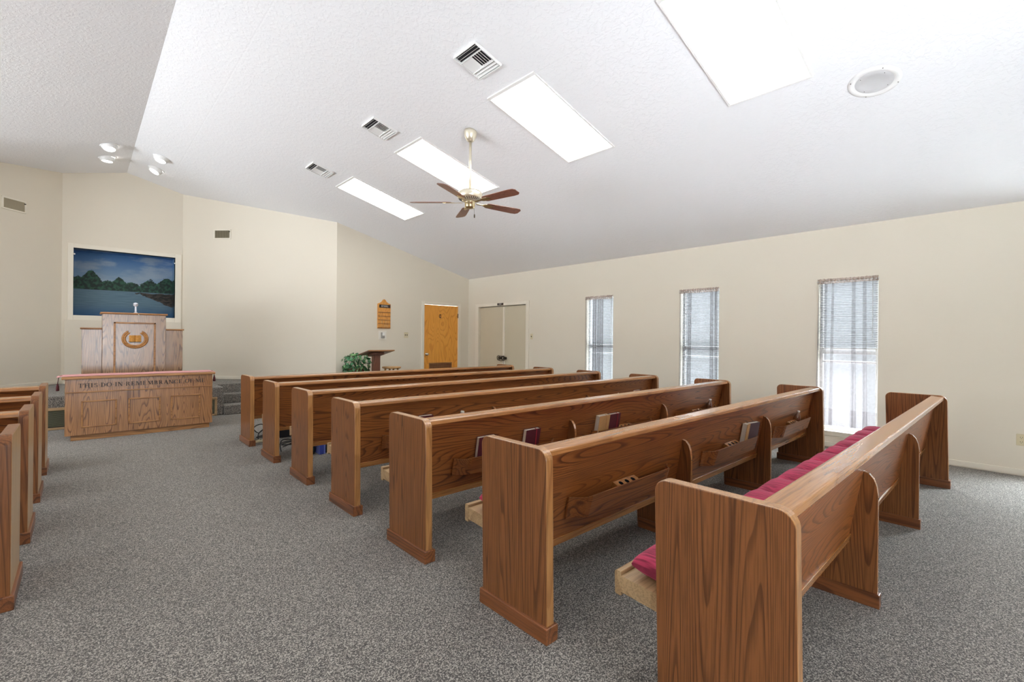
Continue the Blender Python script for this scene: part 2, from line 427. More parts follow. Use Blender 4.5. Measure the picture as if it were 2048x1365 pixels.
wall_x('wall_right', XR, XR + TH, YB - .15, YF + .15, HW + .06, [(a, b, WZ0, WZ1) for a, b in WINS] + [DD])
ADDED_LWINS = [(4.3, 5.5), (5.9, 7.1), (7.5, 8.7)]  # unseen left windows, added and placed to throw light onto the ceiling
wall_x('wall_left', XL - TH, XL, YB - .15, YF + .15, HW + .06, [(a, b, .5, 2.2) for a, b in ADDED_LWINS])
def wall_y(name, y0, y1, xa, xb, openings):
    """gable wall along X whose top follows the ceiling"""
    bm = bm_new(); xs = xa
    def col(a, b, zb):
        cuts = [a] + ([XC] if a < XC < b else []) + [b]
        for p, q in zip(cuts, cuts[1:]):
            prism(bm, [(p, zb), (q, zb), (q, zc(q) + .05), (p, zc(p) + .05)], 'Y', y0, y1)
    for (a, b, z0, z1) in sorted(openings):
        col(xs, a, 0)
        if z0 > 0: box(bm, a, b, y0, y1, 0, z0)
        col(a, b, z1); xs = b
    col(xs, xb, 0)
    return struct(name, bm, 'wall')
D1 = (5.652, 6.607, 0, 2.083)
wall_y('wall_front', YF, YF + .14, XA, XR + .02, [D1])
wall_y('wall_front_left', YF, YF + .14, XL - .02, 2 * XC - XA, [])
BDX = (-.55, 1.76)
wall_y('wall_back', YB - .14, YB, XL - .02, XR + .02, [(BDX[0], BDX[1], 0.05, 2.25)])
MU = (-.107, 1.349, 1.668, 2.852)
wall_y('wall_apse_center', YA, YA + .12, XC - CA - .05, XC + CA + .05, [MU])
def wall_diag(name, p, q):
    """angled apse wall from plan point p to q with top following the ceiling"""
    p, q = Vector(p), Vector(q); d = (q - p).normalized(); n = Vector((d.y, -d.x))
    if n.y < 0: n = -n
    bm = bm_new()
    plan = [p, q, q + n * .12, p + n * .12]
    A = [bm.verts.new((v.x, v.y, 0)) for v in plan]; B = [bm.verts.new((v.x, v.y, zc(v.x) + .05)) for v in plan]
    bm.faces.new(A); bm.faces.new(B)
    for i in range(4): bm.faces.new((A[i], A[(i + 1) % 4], B[(i + 1) % 4], B[i]))
    return struct(name, bm, 'wall')
C1 = (XA, YF); C2 = (XC + CA, YA); C3 = (XC - CA, YA); C4 = (2 * XC - XA, YF)
wall_diag('wall_apse_right', C2, C1); wall_diag('wall_apse_left', C4, C3)

# baseboards
def bboard(name, p, q, z0=0., h=.068, side=1):
    p, q = Vector(p), Vector(q); d = (q - p); ln = d.length; a = math.atan2(d.y, d.x)
    bm = bm_new(); box(bm, 0, ln, 0, .012 * side, 0.006, h); 
    o = struct(name, bm, 'white_trim', bevel=.003); o.location = (p.x, p.y, z0); o.rotation_euler = (0, 0, a); return o
bm = bm_new()
for a, b in ((YB, DD[0] - .09), (DD[1] + .115, YF)):
    box(bm, XR - .012, XR, a, b, .008, .068); box(bm, XR - .006, XR, a, b, 0, .008)
struct('baseboard_right', bm, 'white_trim', bevel=.003)
bm = bm_new(); box(bm, XA, D1[0] - .065, YF - .012, YF, .004, .068); box(bm, D1[1] + .06, XR, YF - .012, YF, .004, .068)
struct('baseboard_front', bm, 'white_trim', bevel=.003)
bboard('baseboard_apse_right', (C2[0] - .0, C2[1]), C1, PZ, .064, -1)
bboard('baseboard_apse_left', C4, C3, PZ, .064, -1)

# platform with steps at both sides
PY = 9.03
bm = bm_new()
prism(bm, rounded([(-.553, PY), (1.767, PY), (1.767, 9.5), (1.767, 9.58), (3.12, 9.58), C2, C3, (-1.906, 9.58), (-.553, 9.58), (-.553, 9.5)], [.03, .03] + [0] * 8), 'Z', 0, PZ)
struct('platform', bm, 'carpet', bevel=.018, seg=3)
for nm, s in (('steps_right', 1), ('steps_left', -1)):
    bm = bm_new()
    def X(v): return XC + s * (v - XC)
    for i, y0 in enumerate((8.985, 9.285)):
        z1 = .157 * (i + 1)
        a, b = X(1.768), X(XC + CA + (YA - max(y0, YF)) - .0)
        xs = sorted((X(1.768), X(3.12 + (9.58 - max(y0, YF + .01)))))
        prism(bm, [(X(1.768), y0), (X(min(3.6, 3.12 + 9.58 - max(y0, YF))), y0), (X(3.12), 9.582), (X(1.768), 9.582)] if y0 > YF else
              [(X(1.768), y0), (X(3.655), y0), (X(3.655), YF), (X(3.12), 9.582), (X(1.768), 9.582)], 'Z', .157 * i if i else 0, z1)
    struct(nm, bm, 'carpet', bevel=.015, seg=3)
# carpeted vent grille in the platform face
g = thing('floor_vent', 'long louvred vent with pale wooden frame low in the carpeted platform front', 'vent', (.607, PY, 0))
bm = bm_new(); W2 = 1.045
box(bm, -W2, W2, -.022, 0, .27, .31); box(bm, -W2, W2, -.022, 0, .004, .035)
for s in (-1, 1): box(bm, s * W2 - .018, s * W2 + .018, -.022, 0, .004, .31)
obj('frame', bm, 'seat', g, bevel=.003)
bm = bm_new()
for i in range(17):
    z = .045 + i * .0132; box(bm, -W2 + .018, W2 - .018, -.016, -.004, 0, .004, T(0, 0, z) @ RX(-.5))
obj('louvre', bm, plain('olive_louvre', (.17, .17, .10), .6), g)
bm = bm_new(); box(bm, -W2 + .01, W2 - .01, -.003, -.001, .03, .28); obj('backing', bm, 'duct', g)

# protruding lower panel under the mural
bm = bm_new(); box(bm, -.215, 1.445, YA - .045, YA, PZ, 1.585)
struct('trim_1', bm, 'wall', bevel=.004)
# mural in its recess
mu = thing('mural', 'large painted lake scene with dark trees in a cream framed recess above the pulpit', 'painting', (0, YA, 0))
bm = bm_new(); d = .42
x0, x1, z0, z1 = MU
for q in (((x0, .0, z0), (x0, d, z0), (x0, d, z1), (x0, .0, z1)), ((x1, 0, z0), (x1, d, z0), (x1, d, z1), (x1, 0, z1)),
          ((x0, d, z0), (x1, d, z0), (x1, d, z1), (x0, d, z1)), ((x0, 0, z1), (x1, 0, z1), (x1, d, z1), (x0, d, z1)), ((x0, 0, z0), (x1, 0, z0), (x1, d, z0), (x0, d, z0))):
    bm.faces.new([bm.verts.new(v) for v in q])
bmesh.ops.remove_doubles(bm, verts=bm.verts[:], dist=1e-4)
cv = obj('painted_scene', bm, 'mural', mu)
sm = cv.modifiers.new('thickness', 'SOLIDIFY'); sm.thickness = .02; sm.offset = 1
bm = bm_new()
box(bm, x0 - .072, x0, -.022, .01, z0 - .085, z1 + .075); box(bm, x1, x1 + .10, -.022, .01, z0 - .085, z1 + .075)
box(bm, x0, x1, -.022, .01, z1, z1 + .075); box(bm, x0, x1, -.022, .01, z0 - .085, z0)
obj('frame', bm, 'white_trim', mu, bevel=.004)
for x in (x0 + .012, x1 - .012):
    bm = bm_new(); lathe(bm, [(.012, 0), (.012, .02)], 10, T(x, -.01, z1 - .11) @ RX(PI / 2)); obj('curtain_hook', bm, 'white_plastic', mu)

# ------------------------------------------------------------------ windows
def window_set(i, ya, yb, style):
    w = struct_empty('window_%d' % i, (XR, (ya + yb) / 2, 0)); hw = (yb - ya) / 2
    bm = bm_new()
    box(bm, .085, .125, -hw, -hw + .035, WZ0, WZ1); box(bm, .085, .125, hw - .035, hw, WZ0, WZ1)
    box(bm, .085, .125, -hw, hw, WZ0, WZ0 + .045); box(bm, .085, .125, -hw, hw, WZ1 - .04, WZ1)
    obj('frame', bm, 'white_frame', w, bevel=.003)
    bm = bm_new(); box(bm, .075, .115, -hw + .03, hw - .03, 1.17, 1.235); box(bm, .09, .12, -hw + .03, hw - .03, 1.06, 1.085)
    obj('meeting_rail', bm, 'white_frame', w, bevel=.003)
    bm = bm_new(); box(bm, .103, .107, -hw + .03, hw - .03, WZ0 + .04, WZ1 - .035); obj('pane', bm, 'glass', w)
    bm = bm_new(); box(bm, -.022, .085, -hw - .008, hw + .008, WZ0 - .022, WZ0 - .001); box(bm, -.012, .0, -hw, hw, WZ0 - .06, WZ0 - .022)
    obj('sill', bm, 'white_trim', w, bevel=.003)
window_set(1, *WINS[0], 0); window_set(2, *WINS[1], 0); window_set(3, *WINS[2], 0); window_set(4, *WINS[3], 0)
for i, (a, b) in enumerate(ADDED_LWINS):  # frames for the added left windows
    w = struct_empty('window_%d' % (5 + i), (XL, (a + b) / 2, 0)); hw = (b - a) / 2
    bm = bm_new()
    for s in (-1, 1): box(bm, -.12, -.08, s * hw - .03, s * hw + .03, .5, 2.2)
    box(bm, -.12, -.08, -hw, hw, .5, .55); box(bm, -.12, -.08, -hw, hw, 2.15, 2.2); box(bm, -.115, -.085, -hw, hw, 1.32, 1.37)
    obj('frame', bm, 'white_frame', w)
bm = bm_new()
for x in (BDX[0] + .02, XC, BDX[1] - .02): box(bm, x - .045, x + .045, YB - .09, YB - .04, .05, 2.25)
for z in (.09, 2.21): box(bm, BDX[0], BDX[1], YB - .09, YB - .04, z - .045, z + .045)
struct('window_8', bm, 'white_frame')

def blind(i, ya, yb, zbot, label):
    t = thing('window_blind', label, 'blind', (XR + .045, (ya + yb) / 2, 0), 0, 'white mini blinds in the right-hand windows'); hw = (yb - ya) / 2 - .008
    bm = bm_new(); box(bm, -.014, .014, -hw, hw, WZ1 - .03, WZ1 - .002); obj('headrail', bm, 'white_metal', t, bevel=.002)
    bm = bm_new(); z = WZ1 - .045
    while z > zbot + .03:
        a = .50 + random.uniform(-.05, .05)
        box(bm, -.0125, .0125, -hw + .004, hw - .004, -.0005, .0005, T(0, 0, z) @ RY(a)); z -= .0215
    obj('slats', bm, 'blind', t)
    bm = bm_new(); box(bm, -.012, .012, -hw, hw, zbot, zbot + .014); obj('bottom_rail', bm, 'white_metal', t, bevel=.002)
    bm = bm_new(); lathe(bm, [(.003, 1.35), (.003, WZ1 - .03)], 6, T(-.02, -hw + .05, 0)); obj('wand', bm, 'white_plastic', t)
blind(0, *WINS[0], 1.235, 'white mini blind half lowered in the nearest window, above the rose cushioned pew')
blind(1, *WINS[1], WZ0 + .05, 'white mini blind fully lowered in the middle window')
blind(2, *WINS[2], WZ0 + .05, 'white mini blind fully lowered in the farthest window, nearest the cream double doors')

def curtain(ya, yb, zbot, folds, spread, label, shade, seed):
    """sheer panel: folds = list of (centre 0..1, width, depth of gather)"""
    rnd = random.Random(seed)
    hw = (yb - ya) / 2
    t = thing('sheer_curtain', label, 'curtain', (XR - .028, (ya + yb) / 2, 0), 0, 'sheer curtains over the right-hand windows')
    bm = bm_new(); lathe(bm, [(.006, -hw - .012), (.006, hw + .012)], 10, T(0, 0, WZ1 - .03) @ RX(PI / 2)); obj('rod', bm, 'white_metal', t)
    nu, nv = 150, 26; grid = []
    ph = [rnd.uniform(0, 6.28) for _ in range(6)]
    def off(u, v):
        z = math.sin(u * 31 + ph[0] + .5 * math.sin(v * 2)) * .005 + math.sin(u * 57 + ph[1]) * .004 * (1 - v * .5) + math.sin(u * 13 + ph[2] + v) * .006
        for c, w_, d_ in folds:
            z += d_ * math.exp(-((u - c - .05 * (v - .5) * (c - .5)) / w_) ** 2) * math.sin((u - c) / w_ * 5.)
        return z
    def pos(u, v, dz=0.):
        sp = 1 + spread[0] * v if u < .5 else 1 + spread[1] * v
        y = (u - .5) * 2 * hw * .985 * sp
        return (off(u, v) - .002, -y + spread[2] * v, WZ1 - .055 + dz - v * (WZ1 - .055 - zbot))
    vh = 1 - .22 / (WZ1 - .055 - zbot)
    def sheet(v0, v1, n):
        b = bm_new(); rows = [[b.verts.new(pos(i / nu, v0 + (v1 - v0) * j / n)) for i in range(nu + 1)] for j in range(n + 1)]
        for j in range(n):
            for i in range(nu):
                f = b.faces.new((rows[j][i], rows[j][i + 1], rows[j + 1][i + 1], rows[j + 1][i])); f.smooth = True
        return b
    def pleats(b, v0, v1, n):
        # gathered cloth lies in extra layers where a fold hangs
        for c, w_, d_ in folds:
            for layer in (1,):
                m_ = 14; ww = w_ * 1.1; rows = []
                for j in range(n + 1):
                    v = v0 + (v1 - v0) * j / n; row = []
                    for i in range(m_ + 1):
                        u = c + .05 * (v - .5) * (c - .5) + (i / m_ - .5) * 2 * ww * (.75 + .35 * v)
                        p = pos(min(max(u, 0), 1), v); row.append(b.verts.new((p[0] + .010 * layer * math.sin(PI * i / m_), p[1], p[2])))
                    rows.append(row)
                for j in range(n):
                    for i in range(m_): b.faces.new((rows[j][i], rows[j][i + 1], rows[j + 1][i + 1], rows[j + 1][i])).smooth = True
        return b
    obj('panel', pleats(sheet(0, vh, 20), 0, vh, 12), 'sheer', t)
    obj('hem', pleats(sheet(vh, 1, 6), vh, 1, 3), 'hem', t)
    bm = bm_new(); rows = []
    for j in range(7):
        v = j / 6
        rows.append([bm.verts.new((math.sin(i * .9 + rnd.uniform(-.5, .5)) * .010 * (1 if j in (0, 6) else .6) + (-.008 if 1 < j < 5 else .004),
                                  -(i / 110 - .5) * 2 * (hw + .004), WZ1 + .004 - v * .062 + rnd.uniform(-.004, .004) * (j in (0, 6)))) for i in range(111)])
    for j in range(6):
        for i in range(110): bm.faces.new((rows[j][i], rows[j][i + 1], rows[j + 1][i + 1], rows[j + 1][i])).smooth = True
    obj('gathered_header', bm, 'header', t)
curtain(*WINS[0], .27, [(.04, .05, .022), (.13, .035, .016), (.26, .025, .012), (.62, .04, .024), (.80, .035, .022)], (.08, .02, .0),
        'wide sheer curtain over the nearest window, spread nearly flat with a hem seam', 0, 3)
curtain(*WINS[1], .25, [(.14, .05, .020), (.27, .05, .028), (.85, .05, .026), (.95, .03, .018)], (.02, .0, .0),
        'sheer curtain over the middle window, gathered in a fold at each side', 0, 11)
curtain(*WINS[2], .25, [(.36, .07, .034), (.60, .07, .034), (.48, .04, .02)], (.0, .0, .0),
        'sheer curtain over the farthest window, gathered in folds down its centre', 0, 23)

# ------------------------------------------------------------------ doors
d = struct_empty('door_1', (D1[0], YF, 0))
bm = bm_new(); W = D1[1] - D1[0]
box(bm, .004, W - .004, .02, .06, .01, 2.078)
obj('leaf', bm, 'door_wood', d, bevel=.002)
lv = thing('x', None, None) if False else None
bm = bm_new()
box(bm, .155, .785, .010, .021, .735, .755); box(bm, .155, .785, .010, .021, .42, .44); box(bm, .155, .175, .010, .021, .42, .755); box(bm, .765, .785, .010, .021, .42, .755)
for i in range(18): box(bm, .17, .77, -.006, .006, -.001, .001, T(0, .016, .45 + i * .0165) @ RX(-.7))
obj('louvre', bm, 'oak_plain', d)
bm = bm_new(); box(bm, .175, .765, .018, .0199, .44, .735); obj('louvre_back', bm, 'lectern_wood', d)
bm = bm_new(); lathe(bm, [(.034, 0), (.034, .008), (.012, .012), (.012, .035), (.028, .045), (.030, .062), (.02, .072)], 18, T(.085, .02, .955) @ RX(PI / 2)); obj('knob', bm, 'chrome', d)
for z in (1.80, .3):
    bm = bm_new(); lathe(bm, [(.012, 0), (.012, .10)], 10, T(W - .002, .012, z)); obj('hinge', bm, 'bronze', d)
bm = bm_new(); box(bm, .428, .472, .014, .0205, 1.785, 1.870); box(bm, .441, .459, .0125, .0142, 1.803, 1.852, None, 1)
obj('door_plate', bm, ['brown_plate', 'door_wood'], d, bevel=.002)
def casing_y(name, xa, xb, zt, y, w=.062):
    bm = bm_new(); box(bm, xa - w, xa + .005, y - .018, y, 0, zt + w); box(bm, xb - .005, xb + w, y - .018, y, 0, zt + w); box(bm, xa + .005, xb - .005, y - .018, y, zt - .003, zt + w)
    box(bm, xa - .001, xa + .004, y, y + .1, 0, zt); box(bm, xb - .004, xb + .001, y, y + .1, 0, zt)
    return struct(name, bm, 'white_trim', bevel=.004)
casing_y('trim_2', D1[0], D1[1], D1[3], YF)
bm = bm_new(); w = .068
box(bm, XR - .018, XR, DD[0] - w - .02, DD[0] + .004, 0, DD[3] + w); box(bm, XR - .018, XR, DD[1] - .004, DD[1] + w + .045, 0, DD[3] + w); box(bm, XR - .018, XR, DD[0] + .004, DD[1] - .004, DD[3] - .002, DD[3] + w)
struct('trim_3', bm, 'white_trim', bevel=.004)
bm = bm_new(); box(bm, XR + .14, XR + .155, DD[0], DD[1], 0, DD[3]); struct('trim_4', bm, 'white_trim')
YM = 7.80
for nm, a, b, s in (('door_2', DD[0] + .004, YM - .03, 1), ('door_3', YM + .003, DD[1] - .004, -1)):
    d = struct_empty(nm, (XR, 0, 0))
    bm = bm_new(); box(bm, .045, .085, a, b, .008, DD[3] - .02); obj('leaf', bm, 'door_paint', d, bevel=.002)
    if s == 1:
        bm = bm_new(); box(bm, .030, .046, YM - .045, YM + .012, .008, DD[3] - .02); obj('astragal', bm, 'white_trim', d, bevel=.003)
    ky = YM - .085 if s == 1 else YM + .075
    bm = bm_new(); lathe(bm, [(.032, 0), (.032, .008), (.012, .012), (.012, .038), (.028, .046), (.029, .062), (.018, .072)], 18, T(.045, ky, .885) @ RY(-PI / 2)); obj('knob', bm, 'bronze', d)
ch = thing('wire_ornament', 'dark twisted wire ornament hung around the knobs of the cream double doors', 'ornament', (XR - .03, YM, .885))
bm = bm_new()
def ring(cy, cz, ry, rz, n=22, x=0., wob=.012, r=.006):
    pts = [(x + wob * math.sin(k * 2.2), cy + ry * math.cos(2 * PI * k / n), cz + rz * math.sin(2 * PI * k / n)) for k in range(n + 1)]
    tube(bm, pts, r, 6)
ring(.005, -.005, .10, .055); ring(-.085, .0, .045, .05, r=.008); ring(.08, .005, .05, .05, r=.007); ring(-.07, .01, .05, .035, x=-.01)
obj('loop', bm, 'bronze', ch)
bm = bm_new(); tube(bm, [(0, -.075, -.03), (.005, -.078, -.12), (.0, -.078, -.22)], .004, 6); obj('cord', bm, 'bronze', ch)
ex = thing('exit_sign', 'small dark brown EXIT plate above the cream double doors', 'sign', (XR - .019, 7.845, 2.09))
bm = bm_new(); box(bm, -.006, 0, -.10, .10, -.022, .028); obj('plate', bm, 'brown_plate', ex, bevel=.002)

# ------------------------------------------------------------------ serif lettering built from strokes
def strokes(ch):
    """list of polygons in a unit-high cell; returns (polys, advance)"""
    P = []; S, H = .17, .06
    def r(x0, x1, y0, y1): P.append([(x0, y0), (x1, y0), (x1, y1), (x0, y1)])
    def stem(x, y0=0, y1=1, w=S):
        r(x, x + w, y0, y1)
        if y0 == 0: r(x - .08, x + w + .08, 0, .05)
        if y1 == 1: r(x - .08, x + w + .08, .95, 1)
    def arc(cx, cy, rx, ry, a0, a1, wx, wy, n=18):
        for k in range(n):
            t0, t1 = a0 + (a1 - a0) * k / n, a0 + (a1 - a0) * (k + 1) / n
            o = lambda t: (cx + rx * math.cos(t), cy + ry * math.sin(t)); i_ = lambda t: (cx + (rx - wx) * math.cos(t), cy + (ry - wy) * math.sin(t))
            P.append([i_(t0), o(t0), o(t1), i_(t1)])
    def diag(x0, y0, x1, y1, w): P.append([(x0, y0), (x0 + w, y0), (x1 + w, y1), (x1, y1)])
    if ch == 'T': r(0, .8, .93, 1); stem(.315, 0, .98); r(0, .05, .74, 1); r(.75, .8, .74, 1); return P, .92
    if ch == 'H': stem(.08); stem(.62); r(.1, .7, .47, .53); return P, .99
    if ch == 'I': stem(.08); return P, .45
    if ch == 'S':
        arc(.33, .74, .27, .26, .35, 1.5 * PI, .15, .07); arc(.33, .26, .29, .26, -PI + .3, PI / 2, .15, .07); return P, .74
    if ch == 'D': stem(.08); arc(.2, .5, .58, .5, -PI / 2, PI / 2, .18, .06); r(.15, .22, .94, 1); r(.15, .22, 0, .06); return P, .90
    if ch == 'O': arc(.45, .5, .45, .52, 0, 2 * PI, .17, .07, 32); return P, 1.0
    if ch == 'N': stem(.08, 0, 1, .08); stem(.68, 0, 1, .08); diag(.62, 0, .06, 1, .17); return P, .95
    if ch == 'R': stem(.08); arc(.28, .74, .36, .26, -PI / 2, PI / 2, .17, .06); r(.2, .3, .94, 1); r(.2, .3, .47, .53); diag(.58, 0, .32, .5, .2); return P, .90
    if ch == 'E': stem(.08); r(.1, .62, .93, 1); r(.1, .52, .47, .53); r(.1, .66, 0, .07); r(.57, .62, .8, 1); r(.61, .66, 0, .22); r(.47, .52, .38, .62); return P, .80
    if ch == 'M': stem(.06, 0, 1, .07); stem(.86, 0, 1, .15); diag(.46, .05, .1, 1, .17); diag(.46, .05, .86, 1, .08); return P, 1.18
    if ch == 'B': stem(.08); arc(.28, .75, .33, .25, -PI / 2, PI / 2, .16, .06); arc(.28, .265, .38, .265, -PI / 2, PI / 2, .17, .06); r(.2, .3, .94, 1); r(.2, .3, .47, .53); r(.2, .3, 0, .06); return P, .80
    if ch == 'A': diag(.05, 0, .40, 1, .07); diag(.62, 0, .36, 1, .18); r(.18, .70, .3, .36); r(-.03, .2, 0, .05); r(.54, .88, 0, .05); return P, .92
    if ch == 'C': arc(.46, .5, .45, .52, .7, 2 * PI - .7, .17, .07, 26); r(.74, .79, .7, .95); return P, .88
    if ch == 'F': stem(.08); r(.1, .62, .93, 1); r(.1, .5, .47, .53); r(.57, .62, .78, 1); r(.45, .5, .38, .62); return P, .74
    if ch == 'Y': stem(.36, 0, .5); diag(.36, .45, .05, 1, .17); diag(.44, .45, .72, 1, .09); r(-.02, .3, .95, 1); r(.62, .9, .95, 1); return P, .92
    if ch == 'X': diag(.62, 0, .05, 1, .18); diag(.05, 0, .68, 1, .08); return P, .9
    if ch == '.': arc(.12, .48, .075, .075, 0, 2 * PI, .074, .074, 10); return P, .30
    return P, .32
def lettering(bm, text, x0, x1, z0, h, y, depth, mi=0, place=None):
    items = []; adv = 0
    for ch in text:
        ps, a = strokes(ch); items.append((ps, adv)); adv += a + .06
    k = (x1 - x0) / adv
    for ps, a in items:
        for p in ps:
            poly = [(x0 + (a + q[0]) * k, z0 + q[1] * h) for q in p]
            vs = prism(bm, poly, 'Y', y, y + depth, None, mi)
            if place is not None: bmesh.ops.transform(bm, matrix=place, verts=vs)
bm = bm_new(); lettering(bm, 'EXIT', -.045, .045, -.013, .03, -.0005, .001, 0, T(-.0075, 0, .003) @ RZ(-PI / 2)); obj('lettering', bm, 'white_letter', ex)

# ------------------------------------------------------------------ pews
LP = 4.346; SB = .1712
def back_y(z): return .083 + (.77 - z) * SB
def make_pew(label, loc):
    t = thing('oak_pew', label, 'pew', loc, 0, 'oak pews in rows')
    prof = rounded([(-.015, 0), (.425, 0), (.447, .84), (0, .84)], [0, 0, .045, .055], 8)
    for a in (0, LP - .047):
        bm = bm_new(); prism(bm, prof, 'X', a, a + .047, None, 0, 1)
        e = obj('end_panel', bm, ['wood_z', 'wood_edge'], t, bevel=.004)
        bm = bm_new(); box(bm, a - .013, a + .060, -.027, .437, 0, .072); obj('base_block', bm, 'wood_y', e, bevel=.004)
    sp = [(.04, 0), (.43, 0), (.45, .338), (.178, .318), (.118, .665), (.10, .672), (.078, .664), (.058, .640), (.046, .605), (.04, .56)]
    for a in (1.425, 2.880):
        bm = bm_new(); prism(bm, sp, 'X', a, a + .024, None, 0, 1); s = obj('support', bm, ['wood_z', 'wood_rail'], t, bevel=.002)
        bm = bm_new(); box(bm, a - .010, a + .034, .03, .42, 0, .07); obj('base_block', bm, 'wood_y', s, bevel=.003)
        bm = bm_new(); lathe(bm, [(.004, 0), (.004, .002)], 8, T(a + .012, .0395, .545) @ RX(PI / 2)); obj('screw', bm, 'brown_plate', s)
    xa, xb = .0475, LP - .0475
    bm = bm_new(); prism(bm, [(back_y(.80), .80), (back_y(.312), .312), (back_y(.312) + .024, .316), (back_y(.80) + .024, .804)], 'X', xa, xb)
    obj('backrest', bm, 'wood_x', t)
    bm = bm_new(); prism(bm, rounded([(.020, .798), (.118, .806), (.112, .836), (.024, .829)], [.006, .01, .012, .012], 4), 'X', xa, xb)
    obj('top_rail', bm, 'wood_rail', t)
    bm = bm_new(); prism(bm, [(back_y(.335) - .008, .338), (back_y(.30) - .008, .300), (back_y(.30) + .03, .305), (back_y(.335) + .026, .341)], 'X', xa, xb)
    obj('bottom_rail', bm, 'wood_rail', t, bevel=.002)
    bm = bm_new(); prism(bm, [(.172, .385), (.615, .412), (.615, .350), (.46, .338), (.172, .345)], 'X', xa + .001, xb - .001)
    st = obj('seat', bm, 'seat', t)
    bm = bm_new(); prism(bm, rounded([(.612, .335), (.640, .337), (.642, .428), (.613, .428)], [.003, .006, .008, .004], 3), 'X', xa, xb)
    obj('seat_nosing', bm, 'seat', st)
    for a in (.284, 1.734, 3.184):
        rack = book_rack(a); rack.parent = t
    return t
def book_rack(a):
    w = .96; n = 36; bm = bm_new(); th = .009
    rows = []
    for k in range(n + 1):
        x = a + w * k / n; d = min(x - a, a + w - x); q = min(1, d / .105); s = .012 + .062 * q * q * (3 - 2 * q) * (1 if q < 1 else 1)
        z0, z1 = .432, .545
        dip = .006 * math.sin(min(1, d / .105) * PI)
        y0, y1 = back_y(z0) - s * .9, back_y(z1) - s * 1.06
        rows.append([bm.verts.new(v) for v in ((x, y0 - th / 2, z0), (x, y0 + th / 2, z0), (x, y1 + th / 2, z1 - dip), (x, y1 - th / 2, z1 - dip))])
    for p, q in zip(rows, rows[1:]):
        for i in range(4): bm.faces.new((p[i], p[(i + 1) % 4], q[(i + 1) % 4], q[i]))
    bm.faces.new(rows[0]); bm.faces.new(rows[-1])
    r = obj('book_rack', bm, 'wood_x')
    bm = bm_new(); z = .436
    prism(bm, [(back_y(z) - .068, z - .003), (back_y(z) - .001, z - .003), (back_y(z) - .001, z + .004), (back_y(z) - .068, z + .004)], 'X', a + .09, a + w - .09)
    obj('rack_shelf', bm, 'wood_x', r)
    # communion cup holder: block with three drilled holes
    bm = bm_new(); m = T(a + .49, back_y(.53) - .030, .53) @ RX(math.atan(SB) + .25)
    hx, hy, hz = .105, .026, .05; vs = []
    box_vs = []
    for k in range(3):
        cx = -hx + (k + .5) * 2 * hx / 3 * .84 + .017; cell = hx * 2 / 3 * .84 / 2; nn = 16
        sq = []; ci = []; bo = []
        for j in range(nn):
            an = 2 * PI * (j + .5) / nn; c_, s_ = math.cos(an), math.sin(an); mx = max(abs(c_) / cell, abs(s_) / hy)
            sq.append(bm.verts.new((cx + c_ / mx, s_ / mx, 0))); ci.append(bm.verts.new((cx + .015 * c_, .015 * s_, 0))); bo.append(bm.verts.new((cx + .015 * c_, .015 * s_, -.03)))
        for j in range(nn):
            q = (j + 1) % nn
            bm.faces.new((sq[j], sq[q], ci[q], ci[j])); f = bm.faces.new((ci[j], ci[q], bo[q], bo[j])); f.material_index = 1
        f = bm.faces.new(bo); f.material_index = 1
        vs += sq + ci + bo
    bmesh.ops.transform(bm, matrix=m, verts=vs)
    e0 = hx * .84
    for q in ((-hx, -hx + .018), (hx - .016, hx)):
        box(bm, q[0], q[1], -hy, hy, -hz, 0, m)
    box(bm, -hx, hx, -hy, -hy + .003, -hz, -.0005, m); box(bm, -hx, hx, hy - .003, hy, -hz, -.0005, m)
    obj('cup_holder', bm, ['wood_rail', 'duct'], r)
    return r

Y0, DY = .421, .971
PX = 1.496
RLAB = {1: 'oak pew with a long rose tufted cushion, nearest the camera on the right',
        2: 'oak pew directly in front of the rose cushioned pew, clear bottle in its far rack',
        3: 'oak pew third from the camera on the right, burgundy and tan books in its racks',
        4: 'oak pew fourth from the camera on the right, white tube in its rack',
        5: 'oak pew fifth from the camera on the right, blue binder behind it',
        6: 'oak pew sixth from the camera on the right, black box behind it',
        7: 'frontmost oak pew on the right, beside the carpeted steps'}
p1 = make_pew(RLAB[1], (PX, Y0, 0))
pews = {1: p1}
# the rearmost pew carries no book racks
for k in range(2, 8): pews[k] = dup(p1, (PX, Y0 + DY * (k - 1), 0), RLAB[k])
for o in [c for c in C.objects if c.parent is p1 and c.name.startswith('book_rack')]:
    for ch in [c for c in C.objects if c.parent is o]: bpy.data.objects.remove(ch)
    bpy.data.objects.remove(o)
LLAB = ['nearest of the oak pews at the left edge, only its aisle end showing', 'second nearest of the oak pews at the left edge',
        'third nearest of the oak pews at the left edge', 'farthest of the oak pews at the left edge, nearest the lettered table']
left_mesh = {}
for j in range(4):
    r = dup(pews[2], (-.241 - LP, 3.29 + .974 * j, 0), LLAB[j])
    for e in [c for c in C.objects if c.parent is r and c.name.startswith('end_panel')]:   # left block: dark edges, window sheen painted as tan into the end faces
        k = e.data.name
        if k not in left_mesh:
            left_mesh[k] = e.data.copy(); left_mesh[k].materials[0] = M['sheen_face']; left_mesh[k].materials[1] = M['wood_z']
        e.data = left_mesh[k]

